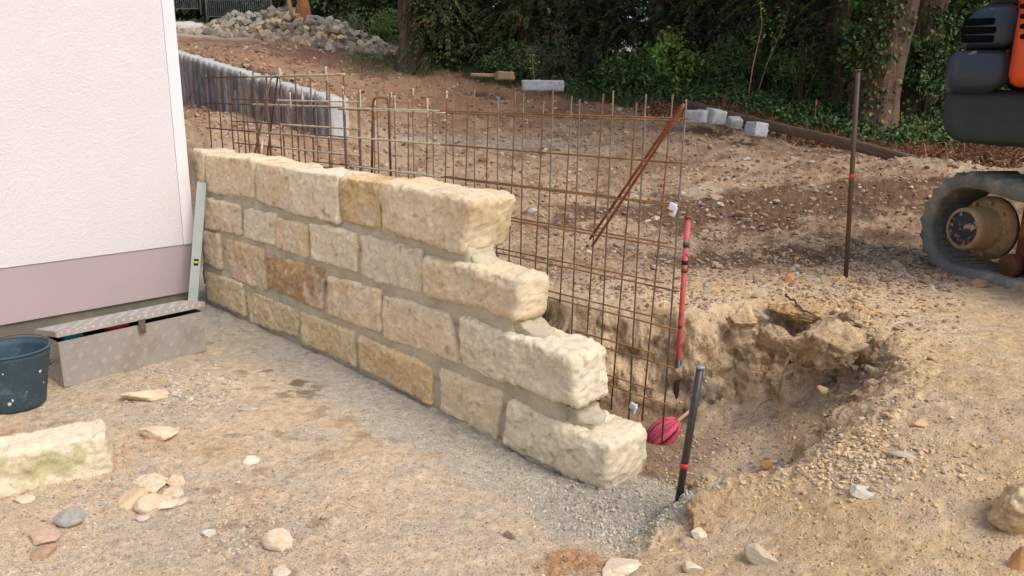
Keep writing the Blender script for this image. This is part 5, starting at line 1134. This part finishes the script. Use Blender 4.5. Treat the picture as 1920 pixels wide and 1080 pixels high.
def clump_points(blobs, n, seed, clump=60, spread=.13, shell=.55):
    """points in clumps through ellipsoids blobs=(cx,cy,cz,rx,ry,rz,weight)"""
    r = np.random.default_rng(seed); B = np.array(blobs, float); w = B[:, 6] / B[:, 6].sum(); P = []; Dd = []
    for b, k in zip(B, (w * n).astype(int)):
        m_ = max(1, k // clump); u = r.normal(size=(m_, 3)); u /= np.linalg.norm(u, axis=1)[:, None]; rad = r.uniform(shell, 1, (m_, 1)) ** .7
        c = b[:3] + u * rad * b[3:6] * (1 + .18 * fbm(u, 2.3, 2, .5, seed)[:, None]); idx = r.integers(0, m_, k); sp_ = spread * r.uniform(.5, 1.4, m_)[idx][:, None]
        P.append(c[idx] + r.normal(size=(k, 3)) * sp_ * np.array([1, 1, .7])); Dd.append(u[idx] * .6 + r.normal(size=(k, 3)) * .7)
    return np.concatenate(P), np.concatenate(Dd)
def sprays(blobs, nsp, seed, length=.35, droop=.6, pairs=9, leaf=(.045, .010), cols=None, shell=.4):
    """drooping needle sprays: an axis with leaflets left and right"""
    r = np.random.default_rng(seed); P0, U0 = clump_points(blobs, nsp, seed, clump=3, spread=.12, shell=shell); n = len(P0)
    B = np.array(blobs)[:, :3]; cen = B[np.argmin(((P0[:, None] - B[None]) ** 2).sum(-1), 1)]
    out = (P0 - cen); out[:, 2] *= .3; out /= np.linalg.norm(out, axis=1)[:, None] + 1e-6; out = out + r.normal(size=(n, 3)) * .45; out /= np.linalg.norm(out, axis=1)[:, None]
    Ls = length * r.uniform(.5, 1.2, n); PP = []; DD = []; LL_ = []; CI = []
    side = np.cross(out, np.array([0, 0, 1.])); side /= np.linalg.norm(side, axis=1)[:, None] + 1e-6
    for k in range(pairs):
        t = (k + .6) / pairs; ctr = P0 + out * (Ls * t)[:, None] - np.array([0, 0, 1]) * (droop * Ls * t * t)[:, None]
        for sg in (-1, 1):
            d = out * .6 + side * sg * .8 - np.array([0, 0, .35 + droop * t]) ; d = d + r.normal(size=(n, 3)) * .15; l = leaf[0] * (1.15 - .6 * t) * 2.2
            PP.append(ctr + d / np.linalg.norm(d, axis=1)[:, None] * l * .45); DD.append(d); LL_.append(np.full(n, l)); CI.append(np.arange(n))
    P = np.concatenate(PP); D = np.concatenate(DD); L_ = np.concatenate(LL_); c = pick_cols(n, cols, seed + 1, .35)[np.concatenate(CI)]
    c = c * np.random.default_rng(seed).uniform(.85, 1.15, (len(c), 1)); return P, D, L_, np.full(len(P), leaf[1] * 2.0), c
def trunk_mesh(name, h, r0, r1, mat, seed, lean=(0, 0), seg=28, rings=40, flare=.4):
    pts = []; Vv = []; z = np.linspace(-.15, h, rings)
    for q in z:
        t = q / h; cx, cy = lean[0] * t + .04 * math.sin(q * 1.3 + seed), lean[1] * t + .03 * math.cos(q * 1.7 + seed); rr = lerp(r0, r1, max(t, 0)) * (1 + flare * math.exp(-max(q, 0) * 5))
        for k in range(seg): a_ = 2 * PI * k / seg; Vv.append((cx + rr * math.cos(a_), cy + rr * math.sin(a_), q))
    V = np.array(Vv); a_ = np.arctan2(V[:, 1], V[:, 0]); rid = fbm(np.stack([np.cos(a_) * 2.6, np.sin(a_) * 2.6, V[:, 2] * .8], 1), 1.6, 3, .6, seed); V[:, :2] += np.stack([np.cos(a_), np.sin(a_)], 1) * (np.abs(rid) * .07 * (r0 / .3))[:, None]
    Fc = [(i * seg + k, i * seg + (k + 1) % seg, (i + 1) * seg + (k + 1) % seg, (i + 1) * seg + k) for i in range(rings - 1) for k in range(seg)]
    return mesh(name, V, Fc, mat)
def rel(blobs, o): return [(b[0] - o[0], b[1] - o[1], b[2] - o[2]) + tuple(b[3:]) for b in blobs]
def limbs(name, mat, n, h0, h1, reach, seed, r0=.04, lean=(0, 0)):
    g = Acc(); r = np.random.default_rng(seed)
    for k in range(n):
        z = r.uniform(h0, h1); a_ = r.uniform(0, 2 * PI); L_ = reach * r.uniform(.6, 1.1)
        P = [(lean[0] * z / h1 + L_ * t * math.cos(a_ + .3 * t), lean[1] * z / h1 + L_ * t * math.sin(a_ + .3 * t), z + .35 * L_ * t - .6 * L_ * t * t) for t in np.linspace(0, 1, 6)]
        V, Fc = tube(P, np.linspace(r0, r0 * .2, 6), 5); g.add(V, Fc)
    return g.mesh(name, mat)
YEW = [(56, 72, 42), (68, 86, 46), (46, 60, 38), (84, 102, 54), (88, 78, 50)]
DKG = [(62, 88, 46), (78, 106, 54), (50, 70, 40), (98, 124, 62)]
MIDG = [(104, 136, 64), (128, 158, 78), (84, 112, 56), (146, 172, 88)]
LITG = [(140, 170, 78), (166, 192, 98), (116, 146, 66), (130, 164, 80)]  # sunlight falling through the gaps is painted into these greens
def at_ground(px, d):
    q = aty(px, 200, d); z = hz(q[0], q[1]); return np.array([q[0], q[1], z])
def conifer(px, d, label, rad, h, nsp, seed, trunk=.16, low_=.1, cols=YEW, xo=0., shade_canopy=None, length=.35, leaf=(.045, .010), mat=M_barkd, name="yew_tree", cat="tree", group=None, thick=1.):
    b = at_ground(px, d); root = link(name, None, loc=b, label=label, cat=cat, group=group)
    link("trunk", trunk_mesh("trunk", h, trunk, trunk * .5, mat, seed), root)
    link("limbs", limbs("limbs", mat, 14, .5, h * .9, rad * .9, seed), root, kind="stuff")
    blobs = [(xo, -.1, low_ + (h - low_) * t, rad * (1.05 - .5 * t), rad * (1.0 - .45 * t) * thick, (h - low_) / 7, 1 - .5 * t) for t in np.linspace(.06, .95, 7)]
    P, D, L_, W_, c = sprays(blobs, nsp, seed, length, .55, 9, leaf, cols)
    link("crown", leaf_mesh("crown", P, D, L_, W_, c, seed=seed), root)
    if shade_canopy:
        P, D = clump_points(shade_canopy, 2600, seed + 5, 30, .3, .2); link("added_shade_crown", leaf_mesh("added_shade_crown", P, D, .22, .11, pick_cols(len(P), DKG, seed), seed=seed), root)  # leaf mass out of view, added to keep sun off the trees
    return root
def leafy(px, d, label, rad, h, n, seed, cols, name="shrub", cat="shrub", leaf=(.06, .035), squash=1., low_=.0, stem=.02, shade_canopy=None, group=None, clump=40, spread=.10):
    b = at_ground(px, d); root = link(name, None, loc=b, label=label, cat=cat, group=group); g = Acc(); r = np.random.default_rng(seed)
    for k in range(6):
        a_ = r.uniform(0, 2 * PI); P = [(rad * .55 * t * math.cos(a_), rad * .55 * t * math.sin(a_) * squash, h * .85 * t) for t in np.linspace(-.05, 1, 6)]; V, Fc = tube(P, np.linspace(stem, stem * .3, 6), 5); g.add(V, Fc)
    link("stems", g.mesh("stems", M_barkd), root)
    blobs = [(0, 0, low_ + h * .35, rad, rad * squash, h * .38, 1), (rad * .2, 0, low_ + h * .7, rad * .7, rad * .7 * squash, h * .3, .6), (-rad * .35, -.05, low_ + h * .6, rad * .55, rad * .5 * squash, h * .3, .45)]
    P, D = clump_points(blobs, n, seed, clump, spread, .35); P[:, 2] = np.maximum(P[:, 2], .02)
    link("foliage", leaf_mesh("foliage", P, D, leaf[0] * r.uniform(.7, 1.3, len(P)), leaf[1], pick_cols(len(P), cols, seed), seed=seed), root)
    if shade_canopy:
        P, D = clump_points(shade_canopy, 2600, seed + 5, 30, .3, .2); link("added_shade_foliage", leaf_mesh("added_shade_foliage", P, D, .22, .11, pick_cols(len(P), DKG, seed), seed=seed), root)  # unseen leaves overhead, added for the shade they throw
    return root
can = lambda x=0, z=4.2, rx=1.6: [(x, -.6, z + .4, rx, 1.7, .9, 1), (x, .9, z + 1.6, rx, 1.8, 1, 1)]  # crowns above the frame, added and pulled forward to shade the tree belt
# the dark ivy hung tree left of the middle
t1 = at_ground(786, 13.2); rt1 = link("old_tree", None, loc=t1, label="thick old tree hung with dark drooping foliage behind the end of the cobble heap", cat="tree")
link("trunk", trunk_mesh("trunk", 7, .27, .2, M_bark, 3.3), rt1); link("limbs", limbs("limbs", M_barkd, 16, .8, 6.5, 1.2, 4), rt1, kind="stuff")
P, D, L_, W_, c = sprays([(.42, -.15, z, .42, .4, .45, 1) for z in np.arange(.45, 3.6, .45)] + [(0, 0, 4.4, 1.6, 1.5, .9, 1)], 1500, 9, .34, .9, 9, (.05, .014), YEW)
link("crown", leaf_mesh("crown", P, D, L_, W_, c), rt1)
P, D = clump_points([(.5, -.2, z, .40, .34, .4, 1) for z in (.4, 1., 1.6, 2.2, 2.8)], 5200, 19, 30, .1, .5); link("ivy", leaf_mesh("ivy", P, D, .07, .055, pick_cols(len(P), DKG, 3)), rt1)
P, D = clump_points(can(-.2, 5.2, 1.7), 1500, 29, 30, .3, .2); link("added_shade_crown", leaf_mesh("added_shade_crown", P, D, .22, .11, pick_cols(len(P), DKG, 3)), rt1)  # unseen top crown, added to darken what stands below
conifer(985, 13.2, "dark yew left of the others, right of the orange leaved shrub", .95, 5.5, 2400, 31)
conifer(1105, 13.0, "dark yew in the middle of the tree belt above the gap in the slope", 1.0, 6, 2560, 32, shade_canopy=can(.3))
conifer(1225, 12.6, "dark yew straight behind the free end of the mesh", .95, 5.5, 2400, 33, shade_canopy=can(.2))
conifer(1345, 12.0, "dark yew behind the row of granite cubes", .95, 5.5, 2240, 34, shade_canopy=can(.2))
conifer(1475, 10.6, "dark conifer just left of the ivy covered trunk", .75, 5.5, 2400, 35, shade_canopy=can(.2))
conifer(1555, 9.9, "narrow ivy dark evergreen touching the big trunk", .42, 5, 900, 36, shade_canopy=can(.3, 4.4, 1.2), name="evergreen")
# the big double trunk
for (px, d, rr, lab, sd, lean) in ((1640, 8.9, .245, "big bark stripped trunk with reddish wood and ivy on its left side", 5, (.28, 0)), (1700, 9.7, .22, "second darker trunk close behind the ivy clad one", 6, (.25, .1))):
    b = at_ground(px, d); rt_t = link("tree", None, loc=b, label=lab, cat="tree")
    link("trunk", trunk_mesh("trunk", 6.5, rr, rr * .72, M_bark if sd == 5 else M_barkd, sd, lean, flare=.22), rt_t)
    link("limbs", limbs("limbs", M_barkd, 12, 3.2, 6.2, 1.8, sd, .05, lean), rt_t, kind="stuff")
    P, D = clump_points([(x_, y_, 4.6 + z_, 1.7, 1.9, .8, 1) for x_, y_, z_ in ((-.6, -1.6, 0), (.9, -1.2, .4), (.2, .6, 1.2))], 5200, 60 + sd, 30, .3, .2)  # unseen high crowns, overhanging towards the viewer to shade the growth below
    link("crown", leaf_mesh("crown", P, D, .2, .11, pick_cols(len(P), DKG, sd)), rt_t)
    if sd == 5:
        r = np.random.default_rng(8); n = 3200; zz_ = r.uniform(.05, 3.6, n) ** .95; aa = r.normal(math.radians(205), .62, n); ry = rr * (1 - .07 * zz_) + .03 + .05 * r.random(n)
        keep_ = r.random(n) < np.clip(.25 + zz_ * .6, 0, 1); P = np.stack([ry * np.cos(aa) + lean[0] * zz_ / 6.5, ry * np.sin(aa), zz_], 1)[keep_]; D = np.stack([np.cos(aa), np.sin(aa), -1.2 + 0 * aa], 1)[keep_] + r.normal(size=(keep_.sum(), 3)) * .5
        link("ivy", leaf_mesh("ivy", P, D, .065, .055, pick_cols(len(P), [(74, 92, 46), (92, 106, 56), (56, 74, 38), (120, 116, 62)], 9)), rt_t)
        hb = [(-.30, -.02, z, .14, .14, .35, 1) for z in (1.0, 1.6, 2.2, 2.8)]; P, D = clump_points(hb, 1600, 71, 20, .06, .5); link("hanging_ivy", leaf_mesh("hanging_ivy", P, D, .06, .05, pick_cols(len(P), DKG, 9)), rt_t)
leafy(895, 14.2, "mid green shrub between the old tree and the yews", .62, 1.5, 4200, 41, MIDG, leaf=(.08, .035))
ol = leafy(905, 13.9, "small shrub with orange red leaves above the mid green shrub", .28, 2.1, 500, 42, [(196, 96, 48), (176, 110, 60), (150, 120, 60)], leaf=(.07, .04), low_=.35)
leafy(1030, 12.0, "grey green wispy shrub in front of the leftmost yew", .45, .75, 1700, 43, [(84, 96, 70), (66, 82, 54), (100, 112, 84)], leaf=(.09, .016))
leafy(948, 12.3, "low dark bush behind the small tan stone block", .42, .6, 1500, 44, DKG, leaf=(.08, .02))
leafy(1255, 11.4, "light green leafy bush glowing through behind the mesh top", .34, .95, 1300, 45, LITG, leaf=(.09, .06))
leafy(1180, 11.2, "low dark herb clump at the slope edge right of the long granite block", .55, .45, 1900, 46, DKG, leaf=(.07, .04))
leafy(1400, 10.2, "fine stemmed dark green undergrowth behind the timber plank", .6, .95, 2600, 47, DKG, leaf=(.08, .014))
leafy(1500, 9.6, "feathery dark green growth left of the thin far rod", .45, .8, 1900, 48, DKG, leaf=(.08, .012))
leafy(1735, 9.4, "dark bush in the gap between the second trunk and the excavator", .36, 1.3, 1700, 49, DKG, leaf=(.07, .04), shade_canopy=can(0, 4.4))
leafy(1752, 12.5, "sunlit bright green foliage high in the gap left of the excavator", .55, 3.4, 1500, 50, LITG, leaf=(.10, .07), low_=.6)
leafy(1860, 10.2, "tall dark bush hidden behind the excavator body", 1.0, 3.4, 4200, 51, DKG, leaf=(.08, .045), shade_canopy=can(.5, 4.6, 2.4))
leafy(2010, 9.4, "tall dark bush beyond the excavator at the right edge", 1.1, 3.4, 3600, 52, DKG, leaf=(.08, .045))
leafy(722, 16.6, "bright yellow green young conifer bush behind the tail of the cobble heap", .36, .85, 1800, 53, [(126, 150, 72), (140, 160, 84), (104, 132, 62)], leaf=(.07, .016), clump=20, spread=.05)
leafy(668, 17.2, "wispy grey green weeds on the back of the cobble heap", .42, .62, 700, 54, [(128, 134, 104), (110, 120, 84)], leaf=(.14, .010))
for i, (px, d, w_, lab) in enumerate(((640, 21, 1.5, "dense hedge bush behind the cobble heap crest"), (730, 20, 1.1, "dense hedge bush behind the bright young conifer"), (520, 22.5, 1.6, "dense hedge bush behind the pale broken branch"), (420, 23, 1.6, "hedge bush behind the middle of the site fence"), (330, 23, 1.5, "hedge bush behind the fence beside the house edge"))):
    leafy(px, d, lab, w_, 2.7, 4200, 80 + i, [(54, 76, 38), (42, 62, 32), (70, 94, 48), (36, 50, 30)], leaf=(.12, .05), squash=.5, spread=.16, group="hedge bushes along the back")
for i, (px0, d, pts_, lab) in enumerate(((1400, 9.7, [(0, 0), (.03, .5), (.10, 1.0), (.02, 1.5)], "thin pale sapling stem left of the thin far rod"), (1412, 9.9, [(0, 0), (.12, .5), (.26, .9), (.34, 1.2)], "thin pale sapling stem leaning right behind the granite cubes"), (1008, 11.6, [(0, 0), (-.06, .3), (-.1, .6)], "thin dry stem in front of the leftmost yew"))):
    b = at_ground(px0, d); V, Fc = tube([(x_, 0, z_ - .05) for x_, z_ in pts_], np.linspace(.009, .003, len(pts_)), 6); rt_s = link("sapling", None, loc=b, label=lab, cat="sapling"); link("stem", mesh("stem", V, Fc, M_stick), rt_s)
    r = np.random.default_rng(i); n = 60; t = r.uniform(.5, 1, n); X_ = np.interp(t, np.linspace(0, 1, len(pts_)), [p[0] for p in pts_]); Z_ = np.interp(t, np.linspace(0, 1, len(pts_)), [p[1] for p in pts_]); P = np.stack([X_, 0 * X_, Z_], 1) + r.normal(size=(n, 3)) * .06
    link("leaves", leaf_mesh("leaves", P, r.normal(size=(n, 3)), .05, .03, pick_cols(n, MIDG, i)), rt_s)
# the wood behind everything, one mass
r = np.random.default_rng(99); n = 52000; X_ = r.uniform(-14, 20, n); Y_ = np.where(X_ > 2.5, 15.5, 19.5) + np.where(X_ < -2, 5.5, 0) + r.normal(size=n) * .8 - .25 * np.clip(X_ - 4, 0, 20); Z_ = 1.0 + r.random(n) ** 1.1 * 8
P = np.stack([X_, Y_, Z_], 1); P = P + fbm(P, .8, 2, .5)[:, None] * np.array([[.0, 1.0, .0]])
link("far_woods", leaf_mesh("far_woods", P, r.normal(size=(n, 3)), .34, .26, pick_cols(n, [(44, 60, 34), (54, 74, 40), (36, 48, 30), (84, 108, 54), (104, 128, 64)], 4)), None, kind="stuff", label="dense dark wood closing the view behind the trees", cat="wood")
# ground cover, litter and grass
def cover(name, label, n, sampler, up_, leaf, cols, seed, kind="stuff", cat="ground cover", tilt=1.):
    x, y = sampler(n); z = terrain(x, y); r = np.random.default_rng(seed); n = len(x); P = np.stack([x, y, z + r.random(n) * up_ + .01], 1); D = r.normal(size=(n, 3)) * np.array([1, 1, tilt])
    if tilt > 2: D[:, 2] = np.abs(D[:, 2]) + 1
    return link(name, leaf_mesh(name, P, D, leaf[0] * r.uniform(.6, 1.3, n), leaf[1], pick_cols(n, cols, seed), seed=seed), None, kind=kind, label=label, cat=cat)
edge = lambda o: (lambda x, y: y > np.interp(x, [-4, -1.5, .5, 2.4, 3.2, 4.0, 6.5, 9], [17, 13.3, 11.6, 9.6, 8.6, 7.2, 6.3, 6.]) + o + .25 * fbm(np.stack([x, y, 0 * x], 1), 1.5, 2, .5))
cover("ground_ivy", "low green ivy and herbs covering the ground below the trees on the right", 11000, world_sampler(2.9, 7.5, 6, 10.5, keep=edge(.25)), .13, (.06, .045), [(64, 88, 44), (82, 106, 52), (50, 70, 36), (96, 118, 60)], 3)
cover("undergrowth", "dark undergrowth along the upper slope edge below the yews", 15000, world_sampler(-1.4, 4.2, 8.6, 14, keep=edge(.15)), .16, (.07, .035), DKG + [(74, 92, 52)], 4)
cover("leaf_litter", "brown dead leaves and roots strewn over the bank below the plank", 6500, world_sampler(1.6, 5, 5.8, 10.5, keep=lambda x, y: edge(-.55)(x, y) & ~edge(.6)(x, y)), .02, (.045, .03), [(136, 96, 62), (110, 76, 48), (160, 118, 78), (90, 64, 44)], 5)
cover("grass", "short grass tufts at the foot of the old tree and the cobble heap tail", 1700, world_sampler(-3.1, -1.1, 12.6, 15.5, keep=lambda x, y: (np.hypot(x + 1.9, (y - 13.3) * .9) < 1.0 + .3 * fbm(np.stack([x, y, 0 * x], 1), 2, 2, .5)) | (x + y * .05 > -2.3)), .05, (.14, .010), [(96, 120, 58), (78, 104, 48), (116, 136, 70)], 6, tilt=3)
cover("wild_grass", "wild dark grass at the slope edge before the dark hedge", 4600, world_sampler(-1.6, 2, 10.2, 14, keep=lambda x, y: edge(-.1)(x, y) & ~edge(1.)(x, y)), .06, (.18, .010), [(76, 92, 48), (58, 76, 38), (100, 108, 64)], 7, tilt=3)
cover("dry_roots", "dry reddish roots and twigs hanging over the cut bank near the excavator", 1300, world_sampler(2, 5, 5.8, 10, keep=lambda x, y: edge(-.4)(x, y) & ~edge(.3)(x, y)), .06, (.26, .007), [(128, 84, 56), (110, 78, 54), (150, 104, 70)], 8, cat="roots")
